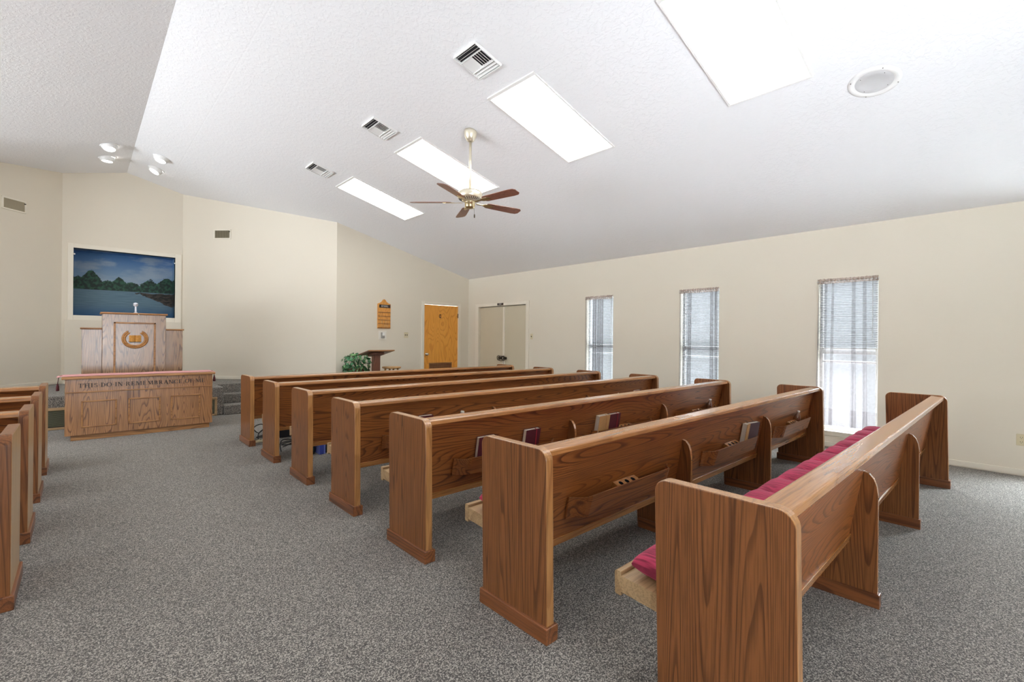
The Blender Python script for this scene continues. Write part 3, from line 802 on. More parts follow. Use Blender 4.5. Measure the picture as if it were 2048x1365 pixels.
# ------------------------------------------------------------------ cushions
def cushion(label, y0, x0, x1):
    t = thing('seat_cushion', label, 'cushion', (0, y0, 0), 0, 'rose pew cushions')
    n, m = 300, 22; bm = bm_new(); ring_ = []
    ya, yb = .20, .585
    tuf = [x0 + .306 + i * .325 for i in range(int((x1 - x0 - .45) / .325) + 1)]
    tuft = [(x, .495) for x in tuf] + [(x, .30) for x in tuf]
    for i in range(n + 1):
        x = x0 + (x1 - x0) * i / n
        e = min(1, (x - x0) / .05, (x1 - x) / .05); e = math.sqrt(max(0, 1 - (1 - e) ** 2))
        row = []
        for j in range(m):
            a = 2 * PI * j / m; c, s = math.cos(a), math.sin(a)
            y = (ya + yb) / 2 + (yb - ya) / 2 * (abs(c) ** .55) * (1 if c > 0 else -1)
            hz = (.050 if s > 0 else .036) * (abs(s) ** .6) * (1 if s > 0 else -1)
            zb = .399 + (y - .172) * .061 + .0375
            z = zb + hz * (.35 + .65 * e)
            if s > 0:
                dent = 0
                for tx, ty in tuft:
                    dx, dy_ = x - tx, y - ty
                    if abs(dx) < .25:
                        dent = max(dent, 0) + .034 * math.exp(-(dx * dx + dy_ * dy_) / .0022) + .012 * math.exp(-(dx / .028) ** 2) * math.exp(-(dy_ / .10) ** 2)
                z -= dent * s
                z += .009 * math.sin((x - tuft[0][0]) / .325 * 2 * PI - PI / 2) * s
            row.append(bm.verts.new((x, y, z)))
        ring_.append(row)
    for p, q in zip(ring_, ring_[1:]):
        for j in range(m):
            bm.faces.new((p[j], q[j], q[(j + 1) % m], p[(j + 1) % m])).smooth = True
    bm.faces.new(ring_[0]); bm.faces.new(ring_[-1])
    obj('cover', bm, 'cushion', t)
    bm = bm_new()
    for yy in (.575, .212):
        tube(bm, [(x0 + .02 + (x1 - x0 - .04) * i / 120, yy + .003 * math.sin(i * .9), .4365 + (yy - .172) * .061 + .012 + .003 * math.sin(i * 1.7)) for i in range(121)], .006, 6)
    obj('piping', bm, 'cushion', t)
    bm = bm_new()
    for tx, ty in tuft:
        lathe(bm, [(.009, 0), (.007, .003)], 8, T(tx, ty, .436 + (ty - .172) * .061 + .006))
    obj('tuft_button', bm, 'burgundy', t)
    return t
cushion('long rose tufted cushion lying on the seat of the nearest right-hand pew', Y0, PX + .075, PX + LP - .075)
cushion('rose cushion on the second right-hand pew, only a sliver showing at its aisle end', Y0 + DY, PX + .10, PX + LP - .075)

# ------------------------------------------------------------------ things in the racks
def in_rack(k, x, tilt_z=0.):
    """frame at the foot of an object leaning on the back of right-hand pew k"""
    y0 = Y0 + DY * (k - 1)
    return (x, y0 + back_y(.442) - .004, .442), (math.atan(SB), 0, tilt_z)
def book(k, x, w, h, t, cover, label, spine=1, ribbon=None, rz=0., dy=0., pages='pages'):
    loc, rot = in_rack(k, x, rz)
    o = thing('book', label, 'book', (loc[0], loc[1] - dy, loc[2]), 0, 'books in the pew racks', rot)
    c = .0025; bm = bm_new()
    box(bm, -w / 2, w / 2, -t, -t + c, 0, h); box(bm, -w / 2, w / 2, -c, 0, 0, h)
    sx = (w / 2 - c, w / 2) if spine > 0 else (-w / 2, -w / 2 + c)
    box(bm, sx[0], sx[1], -t, 0, 0, h); obj('cover', bm, cover, o, bevel=.001)
    bm = bm_new(); box(bm, -w / 2 + .003, w / 2 - .003, -t + c, -c, .003, h - .004); obj('pages', bm, pages, o)
    if ribbon:
        bm = bm_new(); rx = .2 * w * spine
        pts = [(rx, -t / 2, h - .005), (rx, -t / 2, h + .002), (rx, -t - .002, h - .004), (rx + .004, -t - .003, h * .55), (rx, -t - .004, h * .15)]
        for p, q in zip(pts, pts[1:]):
            bm.faces.new([bm.verts.new(v) for v in ((p[0] - .003, p[1], p[2]), (p[0] + .003, p[1], p[2]), (q[0] + .003, q[1], q[2]), (q[0] - .003, q[1], q[2]))])
        rb = obj('ribbon', bm, ribbon, o); rb.modifiers.new('t', 'SOLIDIFY').thickness = .0008
    return o
book(3, 2.475, .150, .222, .034, 'burgundy', 'burgundy book with pale page edges standing in the third pew, left of its rounded support', 1, 'red_ribbon')
book(3, 2.035, .150, .228, .030, 'burgundy', 'burgundy book with pale edge half hidden behind the aisle end of the second pew', 1)
book(3, 3.345, .150, .236, .045, 'tan', 'tan cloth book beside a burgundy one in the middle rack of the third pew', 1, 'gold_ribbon')
book(3, 3.515, .160, .232, .036, 'burgundy', 'burgundy book with red ribbon marker leaning beside the tan book', 1, 'red_ribbon')
book(2, 4.075, .155, .222, .030, 'dark_cover', 'dark plum covered book in the middle rack of the second pew', 1, None, -.2, 0.012)
book(2, 3.945, .060, .226, .040, 'tan', 'thin tan book pressed against the dark plum book in the second pew', 1, None, 0)
book(4, 2.165, .130, .232, .034, 'burgundy', 'dark burgundy book whose top shows just past the aisle end of the third pew', 1)
book(4, 5.285, .140, .205, .030, 'dark_cover', 'dark book with white page edge, left one of two in the fourth pew far rack', 1, None, 0, 0, 'paper')
book(4, 5.435, .140, .222, .034, 'burgundy', 'burgundy book, right of two at the far end of the fourth pew', 1)
book(5, 5.385, .150, .262, .034, 'burgundy', 'pale topped book showing above the fourth pew rail', 1, None, 0, 0, 'paper')
def bottle(k, x, h, r, label):
    loc, rot = in_rack(k, x)
    o = thing('bottle', label, 'bottle', (loc[0], loc[1] - r - .002, loc[2]), 0, None, rot)
    bm = bm_new(); lathe(bm, [(r * .9, 0), (r, .01), (r, h * .28), (r * .9, h * .32), (r, h * .36), (r, h * .62), (r * .75, h * .78), (r * .38, h * .88), (r * .38, h * .93)], 20); obj('body', bm, 'clear', o)
    bm = bm_new(); lathe(bm, [(r * .46, h * .925), (r * .46, h), (r * .40, h)], 16); obj('cap', bm, 'white_plastic', o)
bottle(2, 5.235, .198, .031, 'clear plastic water bottle in the far rack of the second pew')
bottle(3, 5.43, .200, .031, 'clear plastic bottle standing in the far rack of the third pew')
loc, rot = in_rack(4, 2.55)
o = thing('white_tube', 'small white capped tube poking up above the third pew rail', 'tube', (loc[0], loc[1] - .02, loc[2]), 0, None, rot)
bm = bm_new(); lathe(bm, [(.017, 0), (.018, .01), (.018, .19)], 18); obj('body', bm, 'white_plastic', o)
bm = bm_new(); lathe(bm, [(.0185, .188), (.0185, .222), (.016, .226)], 18); obj('cap', bm, 'white_plastic', o)
loc, rot = in_rack(4, 5.01)
bm = bm_new(); prism(bm, [(-.05, 0), (.05, 0), (.05, .17), (.0, .215), (-.05, .16)], 'Y', -.003, -.001)
o = tag(obj('card', bm, 'paper'), 'white paper card sticking up from the fourth pew rack left of two books', 'paper'); o.location = (loc[0], loc[1] - .01, loc[2]); o.rotation_euler = rot
bm = bm_new(); box(bm, -.07, .07, -.045, .045, 0, .0015)
o = tag(obj('paper_slip', bm, 'paper'), 'folded white paper slip lying on the rose cushion', 'paper'); o.location = (3.53, Y0 + .375, .496); o.rotation_euler = (.06, 0, .5)

# ------------------------------------------------------------------ communion table
ct = thing('communion_table', 'long oak table with THIS DO IN REMEMBRANCE OF ME lettered on its front', 'table', (.632, 7.925, 0))
hx = .775
bm = bm_new(); box(bm, -hx, hx, 0, .50, .068, .770); obj('body', bm, 'oak_table', ct, bevel=.004)
bm = bm_new(); box(bm, -hx + .055, hx - .03, .03, .46, 0, .068); obj('plinth', bm, 'oak_plain', ct, bevel=.003)
bm = bm_new(); prism(bm, rounded([(-.028, .770), (.528, .770), (.528, .800), (-.028, .800)], [.004, .004, .012, .012], 4), 'X', -hx - .03, hx + .03); obj('tabletop', bm, 'oak_plain', ct, bevel=.006)
bm = bm_new(); box(bm, -hx + .005, hx - .005, -.010, .001, .598, .612); obj('rule_moulding', bm, 'oak_plain', ct, bevel=.004)
for cx in (-.455, .0, .455):
    bm = bm_new(); a, b, z0, z1 = cx - .17, cx + .17, .16, .495
    for q in ((a, b, z0, z0 + .016), (a, b, z1 - .016, z1), (a, a + .016, z0, z1), (b - .016, b, z0, z1)): box(bm, q[0], q[1], -.011, .001, q[2], q[3])
    obj('panel_moulding', bm, 'oak_plain', ct, bevel=.004)
bm = bm_new(); lettering(bm, 'THIS.DO.IN.REMEMBRANCE.OF.ME', -.655, .690, .662, .052, -.004, .005); obj('inscription', bm, 'letter_wood', ct)
rn = thing('table_runner', 'rose cloth runner with maroon tassels lying along the lettered oak table', 'cloth', (.632, 8.175, .800))
bm = bm_new(); n = 60; rows = []
for i in range(n + 1):
    x = -.86 + 1.70 * i / n; rows.append([])
    for j in range(9):
        y = -.19 + .40 * j / 8 - max(0, -x - .72) * .3 * (1 if j < 4 else -1) * 0
        dz = .003 + .003 * (1 + math.sin(x * 9 + j * .7) * math.sin(j * .9))
        ex_ = max(0, abs(x) - .80)
        rows[-1].append(bm.verts.new((x if ex_ == 0 else math.copysign(.80 + ex_ * .9, x), y * (1 - ex_ * 3.), dz - ex_ * .25)))
for p, q in zip(rows, rows[1:]):
    for j in range(8): bm.faces.new((p[j], q[j], q[j + 1], p[j + 1])).smooth = True
o = obj('cloth', bm, 'runner', rn); o.modifiers.new('t', 'SOLIDIFY').thickness = .003
for s, yy, dz in ((-1, 0, -.03), (1, .02, .0)):
    xe = s * .845
    bm = bm_new(); tube(bm, [(s * .80, yy, .006), (s * .825, yy, .003), (xe - s * .008, yy, -.025), (xe, yy, -.07 + dz)], .004, 6); obj('cord', bm, 'tassel', rn)
    bm = bm_new(); lathe(bm, [(.004, 0), (.011, -.006), (.008, -.018), (.014, -.03), (.017, -.085), (.013, -.088)], 12, T(xe, yy, -.068 + dz)); obj('tassel', bm, 'tassel', rn)

# ------------------------------------------------------------------ pulpit
pu = thing('pulpit', 'tall oak pulpit with lower side wings and a carved wreath and book emblem', 'pulpit', (.610, 9.19, PZ))
def pz(z): return z - PZ
bm = bm_new(); box(bm, -.380, .380, 0, .42, 0, pz(1.640)); obj('center_panel', bm, 'oak_pulpit', pu, bevel=.003)
bm = bm_new(); prism(bm, rounded([(-.02, pz(1.640)), (.44, pz(1.640)), (.44, pz(1.666)), (-.02, pz(1.666))], [.012, .012, .004, .004], 4), 'X', -.402, .402); obj('cap', bm, 'oak_plain', pu, bevel=.003)
for s in (-1, 1):
    a, b = sorted((s * .381, s * .605))
    bm = bm_new(); box(bm, a, b, .03, .40, 0, pz(1.407)); w = obj('wing', bm, 'oak_pulpit', pu, bevel=.003)
    bm = bm_new(); a, b = sorted((s * .381, s * .622)); prism(bm, rounded([(.012, pz(1.407)), (.42, pz(1.407)), (.42, pz(1.430)), (.012, pz(1.430))], [.01, .01, .004, .004], 4), 'X', a, b); obj('wing_cap', bm, 'oak_plain', w, bevel=.003)
bm = bm_new(); a, b, z1, z0 = -.252, .252, pz(1.522), .12
for q in ((a, b, z1 - .024, z1), (a, b, z0, z0 + .024), (a, a + .024, z0, z1), (b - .024, b, z0, z1)): box(bm, q[0], q[1], -.012, .001, q[2], q[3])
obj('panel_moulding', bm, 'oak_plain', pu, bevel=.004)
em = bm_new()
for s in (-1, 1):
    for i in range(15):
        a = -PI / 2 + s * (.05 + i * (2.38 / 14)); r1 = .122
        px, pz_ = r1 * 1.12 * math.cos(a), r1 * math.sin(a)
        for dd in (-.32, .32):
            m = T(px + .019 * math.cos(a) * (dd * 2), -.006, pz(1.268) + pz_ + .019 * math.sin(a) * (dd * 2)) @ RY(-(a + s * PI / 2) + dd * .9 * s)
            lathe(em, [(.001, -.026), (.012, -.014), (.016, 0), (.011, .014), (.001, .028)], 8, m @ Matrix.Diagonal((1, .6, 1, 1)) @ RY(PI / 2))
obj('wreath', em, 'oak_emblem', pu, smooth=True)
bm = bm_new()
for s in (-1, 1):
    pr = [(0, -.006), (s * .012, -.018), (s * .035, -.022), (s * .072, -.012), (s * .072, .0), (0, .0)]
    prism(bm, pr, 'Z', pz(1.224), pz(1.322))
obj('open_book', bm, 'book_emblem', pu)
bm = bm_new(); box(bm, -.076, .076, -.012, .0, pz(1.214), pz(1.224)); obj('book_edge', bm, 'brown_plate', pu)
mi = thing('microphone', 'white ball headed microphone standing on top of the oak pulpit', 'microphone', (.616, 9.24, 1.666))
bm = bm_new(); lathe(bm, [(.028, 0), (.028, .006), (.012, .012), (.010, .09), (.012, .105)], 16); obj('stem', bm, 'mic', mi)
bm = bm_new(); lathe(bm, [(.012, .103), (.026, .112), (.031, .13), (.031, .142), (.022, .156), (.006, .162)], 18); obj('head', bm, 'mic', mi)
bm = bm_new(); lathe(bm, [(.0315, .132), (.0315, .138)], 18); obj('grille_band', bm, 'bronze', mi)
bm = bm_new(); tube(bm, [(.005, -.02, .002), (.02, -.06, -.004), (.035, -.075, -.03), (.04, -.076, -.04)], .003, 6); obj('cable', bm, 'white_plastic', mi)

# ------------------------------------------------------------------ lectern, stool, plant
le = thing('lectern', 'dark wood lectern with slanted top by the front wall, plant beside it', 'lectern', (4.10, 8.22, 0))
bm = bm_new(); m = T(0, 0, 1.025) @ RX(-.20)
box(bm, -.262, .262, -.235, .235, 0, .018, m); top = obj('slanted_top', bm, 'lectern_wood', le, bevel=.002)
bm = bm_new(); box(bm, -.264, .264, -.241, -.235, -.002, .020, m); obj('top_edge', bm, 'oak_plain', le, bevel=.002)
bm = bm_new(); box(bm, -.064, .064, -.052, .052, .03, 1.0); obj('post', bm, 'lectern_wood', le, bevel=.003)
bm = bm_new(); box(bm, -.12, .12, -.10, .12, -.045, -.001, m); obj('bracket', bm, 'lectern_wood', le, bevel=.003)
bm = bm_new(); box(bm, -.20, .20, -.18, .18, 0, .035); obj('base', bm, 'lectern_wood', le, bevel=.004)
so = thing('stool', 'round pale wood stool standing right of the dark lectern', 'stool', (4.47, 8.30, 0))
bm = bm_new(); lathe(bm, [(.165, .722), (.180, .730), (.182, .748), (.172, .757), (.02, .758)], 32); obj('seat', bm, 'stool_wood', so)
for i in range(4):
    a = PI / 4 + i * PI / 2; c, s = math.cos(a), math.sin(a)
    bm = bm_new(); tube(bm, [(.175 * c, .175 * s, 0), (.12 * c, .12 * s, .73)], [.016, .019], 12); obj('leg', bm, 'stool_wood', so)
bm = bm_new()
for i in range(4):
    a, b = PI / 4 + i * PI / 2, PI / 4 + (i + 1) * PI / 2
    tube(bm, [(.16 * math.cos(a), .16 * math.sin(a), .22), (.16 * math.cos(b), .16 * math.sin(b), .22)], .010, 8)
obj('rungs', bm, 'stool_wood', so)
pl = thing('potted_plant', 'leafy trailing green plant in a brown planter beside the lectern', 'plant', (3.955, 8.745, 0))
bm = bm_new(); lathe(bm, [(.11, 0), (.12, .02), (.15, .68), (.16, .70), (.16, .735), (.145, .735), (.14, .70), (.02, .69)], 24); obj('planter', bm, 'pot', pl)
rr = random.Random(5)
for nm, mt, cnt in (('foliage', 'leaf', 260), ('pale_foliage', 'leaf_pale', 90)):
    bm = bm_new()
    for i in range(cnt):
        th = rr.uniform(0, 2 * PI); ph = rr.uniform(-.55, 1.35)
        R = .19 * (1 + .25 * rr.random()); hang = rr.random() < .4
        if nm == 'pale_foliage': ph = rr.uniform(.2, 1.3)
        p = Vector((math.cos(th) * math.cos(ph) * R * 1.15, math.sin(th) * math.cos(ph) * R, .83 + math.sin(ph) * R * .82))
        if hang: p = Vector((math.cos(th) * .235, math.sin(th) * .2, rr.uniform(.60, .80)))
        s = rr.uniform(.028, .05)
        m = T(*p) @ RZ(th + rr.uniform(-.6, .6)) @ RY(rr.uniform(.1, 1.2) + (.5 if hang else 0)) @ RX(rr.uniform(-.5, .5))
        pts = [(-.2, 0, 0), (0, .55, .08), (.45, .62, .06), (.9, .32, 0), (1.25, 0, -.1), (.9, -.32, 0), (.45, -.62, .06), (0, -.55, .08)]
        mid = bm.verts.new(m @ Vector((.4 * s, 0, -.12 * s))); vs = [bm.verts.new(m @ (Vector(q) * s)) for q in pts]
        for k in range(8): bm.faces.new((mid, vs[k], vs[(k + 1) % 8]))
    obj(nm, bm, mt, pl, smooth=True)
bm = bm_new()
for i in range(26):
    th = rr.uniform(0, 2 * PI); R = rr.uniform(.12, .2)
    tube(bm, [(0, 0, .70), (math.cos(th) * R * .6, math.sin(th) * R * .6, rr.uniform(.85, .98)), (math.cos(th) * R * 1.1, math.sin(th) * R * 1.1, rr.uniform(.7, .9))], .003, 5)
obj('stems', bm, 'leaf', pl)

# ------------------------------------------------------------------ things on the front wall
hb = thing('hymn_board', 'orange wood hymn board with number rows on the front wall', 'board', (4.672, YF, 1.515))
bm = bm_new()
crest = [(-.148, 0), (.148, 0), (.148, .515), (.10, .530), (.055, .560), (.03, .600), (0, .612), (-.03, .600), (-.055, .560), (-.10, .530), (-.148, .515)]
prism(bm, crest, 'Y', -.022, 0); obj('board', bm, 'board_wood', hb, bevel=.005)
bm = bm_new(); box(bm, -.115, .138, -.0262, -.0215, .432, .498); obj('title_plate', bm, 'brown_plate', hb)
bm = bm_new(); lettering(bm, 'HYMNS', -.068, .090, .448, .036, -.0275, .0014); obj('title_lettering', bm, 'white_letter', hb)
for i in range(5):
    bm = bm_new(); z = .055 + i * .074 if i else .0; z = .018 + i * .0795
    box(bm, -.140, .140, -.030, -.0215, z - .004 + .03 * 0, z + .004); obj('rail', bm, 'lectern_wood', hb)
bm = bm_new(); rr = random.Random(2)
segs = {'0': 'abcdef', '1': 'bc', '2': 'abged', '3': 'abgcd', '4': 'fgbc', '5': 'afgcd', '6': 'afgedc', '7': 'abc', '8': 'abcdefg', '9': 'abcdfg'}
def digit(bm, ch, x, z, w, h, y):
    t = .005; S = {'a': (0, w, h - t, h), 'g': (0, w, h / 2 - t / 2, h / 2 + t / 2), 'd': (0, w, 0, t), 'f': (0, t, h / 2, h), 'e': (0, t, 0, h / 2), 'b': (w - t, w, h / 2, h), 'c': (w - t, w, 0, h / 2)}
    for s in segs[ch]: q = S[s]; box(bm, x + q[0], x + q[1], y - .0012, y, z + q[2], z + q[3])
for i, s in enumerate(('11', '10', None, None, None)):
    if s:
        for k, c_ in enumerate(s): digit(bm, c_, -.09 + k * .035, .030 + i * .0795, .024, .048, -.0222)
for i in range(2):
    for k in range(3): digit(bm, rr.choice('011'), .0 + k * .035, .030 + i * .0795, .024, .048, -.0222)
obj('row_numerals', bm, plain('pale_numeral', (.62, .42, .2), .6), hb)
th_ = thing('thermostat', 'white thermostat on a square plate just below the hymn board', 'thermostat', (4.648, YF, 1.374))
bm = bm_new(); box(bm, -.088, .088, -.006, .001, -.09, .09); obj('wall_plate', bm, plain('ivory_plate', (.84, .81, .74), .4), th_, bevel=.003)
bm = bm_new(); box(bm, -.040, .036, -.034, -.006, -.062, .055); obj('housing', bm, plain('grey_housing', (.34, .33, .31), .5), th_, bevel=.004)
bm = bm_new(); box(bm, -.018, .034, -.0375, -.034, -.012, .056); obj('cover', bm, 'screen', th_, bevel=.002)
def plate(name, label, cat, loc, rz, w, h, kind, group=None):
    o = thing(name, label, cat, loc, rz, group)
    bm = bm_new(); box(bm, -w / 2, w / 2, -.006, 0, -h / 2, h / 2); obj('cover_plate', bm, 'beige', o, bevel=.003)
    if kind == 'outlet':
        for z in (-.022, .022):
            bm = bm_new(); lathe(bm, [(.017, 0), (.017, .003)], 20, T(0, -.006, z) @ RX(PI / 2)); f = obj('socket', bm, 'beige', o)
            bm = bm_new()
            for q in ((-.0075, .003), (.0075, .003)): box(bm, q[0] - .0014, q[0] + .0014, -.0098, -.0088, z - .004 + q[1], z + .006 + q[1])
            lathe(bm, [(.0028, 0), (.0028, .001)], 8, T(0, -.0088, z - .008) @ RX(PI / 2)); obj('slot', bm, 'slot', f)
    else:
        xs = (-.022, .022) if kind == 'double' else (0,)
        for x in xs:
            bm = bm_new(); box(bm, x - .005, x + .005, -.018, -.006, -.004, .012); box(bm, x - .008, x + .008, -.0066, -.006, -.014, .014, None, 1); obj('toggle', bm, ['slot', 'slot'], o)
    return o
plate('light_switch', 'beige double switch plate between the hymn board and orange door', 'switch', (5.205, YF, 1.381), 0, .10, .118, 'double')
plate('light_switch', 'beige single switch plate right of the cream double doors', 'switch', (XR, 6.868, 1.372), -PI / 2, .07, .118, 'single')
plate('wall_outlet', 'beige electrical outlet low on the right wall at the picture edge', 'outlet', (XR, -.043, .361), -PI / 2, .07, .115, 'outlet')
def register(label, p, rz):
    o = thing('wall_register', label, 'vent', p, rz, 'air registers high on the apse walls')
    w, h = .175, .098; bm = bm_new()
    for q in ((-w, w, h - .024, h), (-w, w, -h, -h + .024), (-w, -w + .026, -h, h), (w - .026, w, -h, h)): box(bm, q[0], q[1], -.010, 0, q[2], q[3])
    obj('frame', bm, 'white_trim', o, bevel=.003)
    bm = bm_new()
    for i in range(24): box(bm, -.001, .001, -.010, -.001, -h + .02, h - .02, T(-w + .032 + i * .0124, 0, 0) @ RZ(.5))
    obj('fins', bm, 'grille_metal', o)
    bm = bm_new(); box(bm, -w + .01, w - .01, -.0012, -.0002, -h + .01, h - .01); obj('backing', bm, 'grille_back', o)
    bm = bm_new(); box(bm, w - .035, w - .015, -.02, -.008, h - .055, h - .040); obj('lever', bm, 'bronze', o)
register('cream air register high on the angled wall right of the lake painting', (2.038, 10.664 - .0015, 3.335), math.radians(-45))
register('cream air register high on the angled wall at the left picture edge', (-.788, 10.700, 3.357), math.radians(45))

# ------------------------------------------------------------------ ceiling fittings
AS = math.atan(SL)
def on_ceiling(x, y, side=1):
    """matrix: local z = out of the ceiling (down into the room), local x = down-slope, local y = along the room"""
    return (x, y, zc(x)), (0, PI + AS * side, 0)
def ceil_thing(name, label, cat, x, y, group=None, side=1):
    loc, _ = on_ceiling(x, y)
    o = thing(name, label, cat, loc, 0, group); o.rotation_euler = (0, AS * side, 0); return o
LIGHTS = [(1.423, 'troffer light panel cut off by the top of the picture, nearest of four'), (3.293, 'troffer light panel second from the top right, ahead of the fan'),
          (5.19, 'troffer light panel crossed by the ceiling fan rod'), (7.09, 'farthest troffer light panel, beyond the ceiling fan')]
for y, lb in LIGHTS:
    o = ceil_thing('ceiling_light', lb, 'light', 3.614, y, 'troffer lights along the ceiling')
    bm = bm_new(); hx_, hy_ = .622, .308
    for q in ((-hx_ - .035, -hx_, -hy_ - .02, hy_ + .02), (hx_, hx_ + .018, -hy_ - .02, hy_ + .02), (-hx_, hx_, -hy_ - .02, -hy_), (-hx_, hx_, hy_, hy_ + .02)): box(bm, q[0], q[1], q[2], q[3], -.014, .004)
    obj('frame', bm, 'white_metal', o, bevel=.003)
    bm = bm_new(); box(bm, -hx_, hx_, -hy_, hy_, -.006, -.003); obj('diffuser', bm, 'troffer', o)
for y, lb in ((3.312, 'nearest square ceiling vent with dark slats, left of the second light panel'), (5.195, 'middle square ceiling vent, between the other two vents'), (7.10, 'farthest square ceiling vent, above the farthest light panel')):
    o = ceil_thing('ceiling_vent', lb, 'vent', 2.610, y, 'square vents along the ceiling'); h = .153; dp = .024
    bm = bm_new()
    for q in ((-h - .005, -h + .003, -h - .005, h + .005), (h - .003, h + .005, -h - .005, h + .005), (-h, h, -h - .005, -h + .003), (-h, h, h - .003, h + .005)): box(bm, q[0], q[1], q[2], q[3], -dp - .002, 0.002)
    obj('frame', bm, 'white_metal', o, bevel=.002)
    bm = bm_new()
    def slat(x0, x1, y0, y1, axis, tilt):
        cx, cy = (x0 + x1) / 2, (y0 + y1) / 2
        if axis == 'Y': box(bm, -.0115, .0115, y0, y1, -.0008, .0008, T(cx, 0, -dp * .52) @ RY(tilt))
        else: box(bm, x0, x1, -.0105, .0105, -.0008, .0008, T(0, cy, -dp * .52) @ RX(tilt))
    for i in range(3):
        slat(*(lambda c: (c, c))(-h + .022 + i * .030), -h + .003, h - .003, 'Y', -.95)
        slat(*(lambda c: (c, c))(h - .022 - i * .030), -h + .003, h - .003, 'Y', .6)
    for i in range(5):
        slat(-.072, .072, *(lambda c: (c, c))(-h + .018 + i * .029), 'X', .95)
        slat(-.072, .072, *(lambda c: (c, c))(h - .018 - i * .029), 'X', -.6)
    for x in (-.073, .073): box(bm, x - .0015, x + .0015, -h, h, -dp, 0)
    obj('slats', bm, 'white_metal', o)
    bm = bm_new(); box(bm, -h, h, -h, h, -.0025, -.0015); obj('duct', bm, 'duct', o)
o = ceil_thing('ceiling_speaker', 'round white speaker grille in the ceiling at upper right', 'speaker', 4.520, .762)
bm = bm_new(); lathe(bm, [(.170, 0), (.168, -.006), (.150, -.012), (.132, -.010), (.122, -.004)], 48, None, False); obj('trim_ring', bm, 'white_metal', o)
bm = bm_new(); lathe(bm, [(.134, -.003), (.124, -.004), (.118, -.006), (.084, -.006), (.080, -.004), (.001, -.005)], 48, None, False); obj('grille', bm, plain('speaker_grille', (.78, .78, .79), .6, bump=.6, bscale=900.), o)
bm = bm_new()
for i in range(4):
    a = i * PI / 2 + .5; lathe(bm, [(.0035, 0), (.0035, .003)], 8, T(.155 * math.cos(a), .155 * math.sin(a), -.0135)); lathe(bm, [(.0025, 0), (.0025, .003)], 8, T(.105 * math.cos(a + .3), .105 * math.sin(a + .3), -.0085))
obj('screw', bm, 'slot', o)
def downlight(x, y, side, lamp, label, ax, ay):
    o = ceil_thing('downlight', label, 'light', x, y, 'four eyeball lights by the ridge', side)
    bm = bm_new(); lathe(bm, [(.100, .002), (.118, -.001), (.116, -.008), (.100, -.010)], 36, None, False); obj('trim_ring', bm, 'white_metal', o)
    m = RY(ax) @ RX(ay)
    bm = bm_new(); lathe(bm, [(.104, .0), (.103, -.020), (.094, -.048), (.080, -.066), (.074, -.068), (.070, -.050)], 36, m, False); obj('eyeball', bm, 'white_metal', o)
    bm = bm_new(); lathe(bm, [(.073, -.056), (.060, -.064), (.001, -.066)], 32, m, False); obj('lamp', bm, lamp, o)
downlight(.952, 9.575, 1, 'lamp', 'eyeball light right of the ridge, upper of that pair', .0, -.15)
downlight(.952, 10.30, 1, 'lamp', 'eyeball light right of the ridge, lower of that pair, nearer the lake painting', .25, -.15)
downlight(.300, 9.56, -1, 'lamp', 'eyeball light left of the ridge, upper of that pair', .2, -.25)
downlight(.297, 10.235, -1, 'lamp_warm', 'eyeball light left of the ridge, lower of that pair with warmer glow', .24, 0)

fx, fy = 3.235, 4.225; fz = zc(fx)
fa = thing('ceiling_fan', 'ceiling fan with five dark reddish wood blades on a long pale rod', 'fan', (fx, fy, 0))
bm = bm_new(); lathe(bm, [(.072, fz + .012), (.074, fz - .02), (.066, fz - .06), (.046, fz - .10), (.03, fz - .115)], 28); obj('canopy', bm, 'fan_metal', fa)
bm = bm_new(); lathe(bm, [(.0150, 2.98), (.0150, fz - .10)], 14); obj('downrod', bm, 'fan_metal', fa)
bm = bm_new(); lathe(bm, [(.03, 3.02), (.05, 3.01), (.125, 2.995), (.140, 2.975), (.142, 2.925), (.135, 2.915), (.085, 2.885), (.07, 2.875)], 40); obj('motor_housing', bm, 'fan_metal', fa)
bm = bm_new()
for i in range(30):
    a = 2 * PI * i / 30; box(bm, -.020, .020, -.004, .004, -.001, .001, RZ(a) @ T(.110, 0, 2.8985) @ RY(-.54))
obj('vent_slots', bm, 'duct', fa)
bm = bm_new(); lathe(bm, [(.070, 2.876), (.058, 2.868), (.056, 2.820), (.048, 2.808), (.01, 2.804)], 28); obj('switch_housing', bm, 'brass', fa)
bm = bm_new(); tube(bm, [(.045, -.02, 2.815), (.05, -.022, 2.74)], .0015, 5); lathe(bm, [(.003, 2.745), (.007, 2.735), (.007, 2.705), (.003, 2.70)], 10, T(.05, -.022, 0)); obj('pull_chain', bm, 'bronze', fa)
for i in range(5):
    a = math.radians(63 + 72 * i)
    bm = bm_new(); m = RZ(a) @ T(0, 0, 2.872) @ RX(-.21)
    out_ = [(.215, -.045), (.24, -.054), (.60, -.066), (.655, -.060), (.680, -.035), (.680, .035), (.655, .060), (.60, .066), (.24, .054), (.215, .045)]
    prism(bm, out_, 'Z', -.003, .003, m); b = obj('blade', bm, 'blade_wood', fa)
    bm = bm_new(); prism(bm, [(.085, -.012), (.17, -.010), (.20, -.03), (.27, -.026), (.31, 0), (.27, .026), (.20, .03), (.17, .010), (.085, .012)], 'Z', -.0075, -.0032, m); obj('blade_iron', bm, 'brass', b)

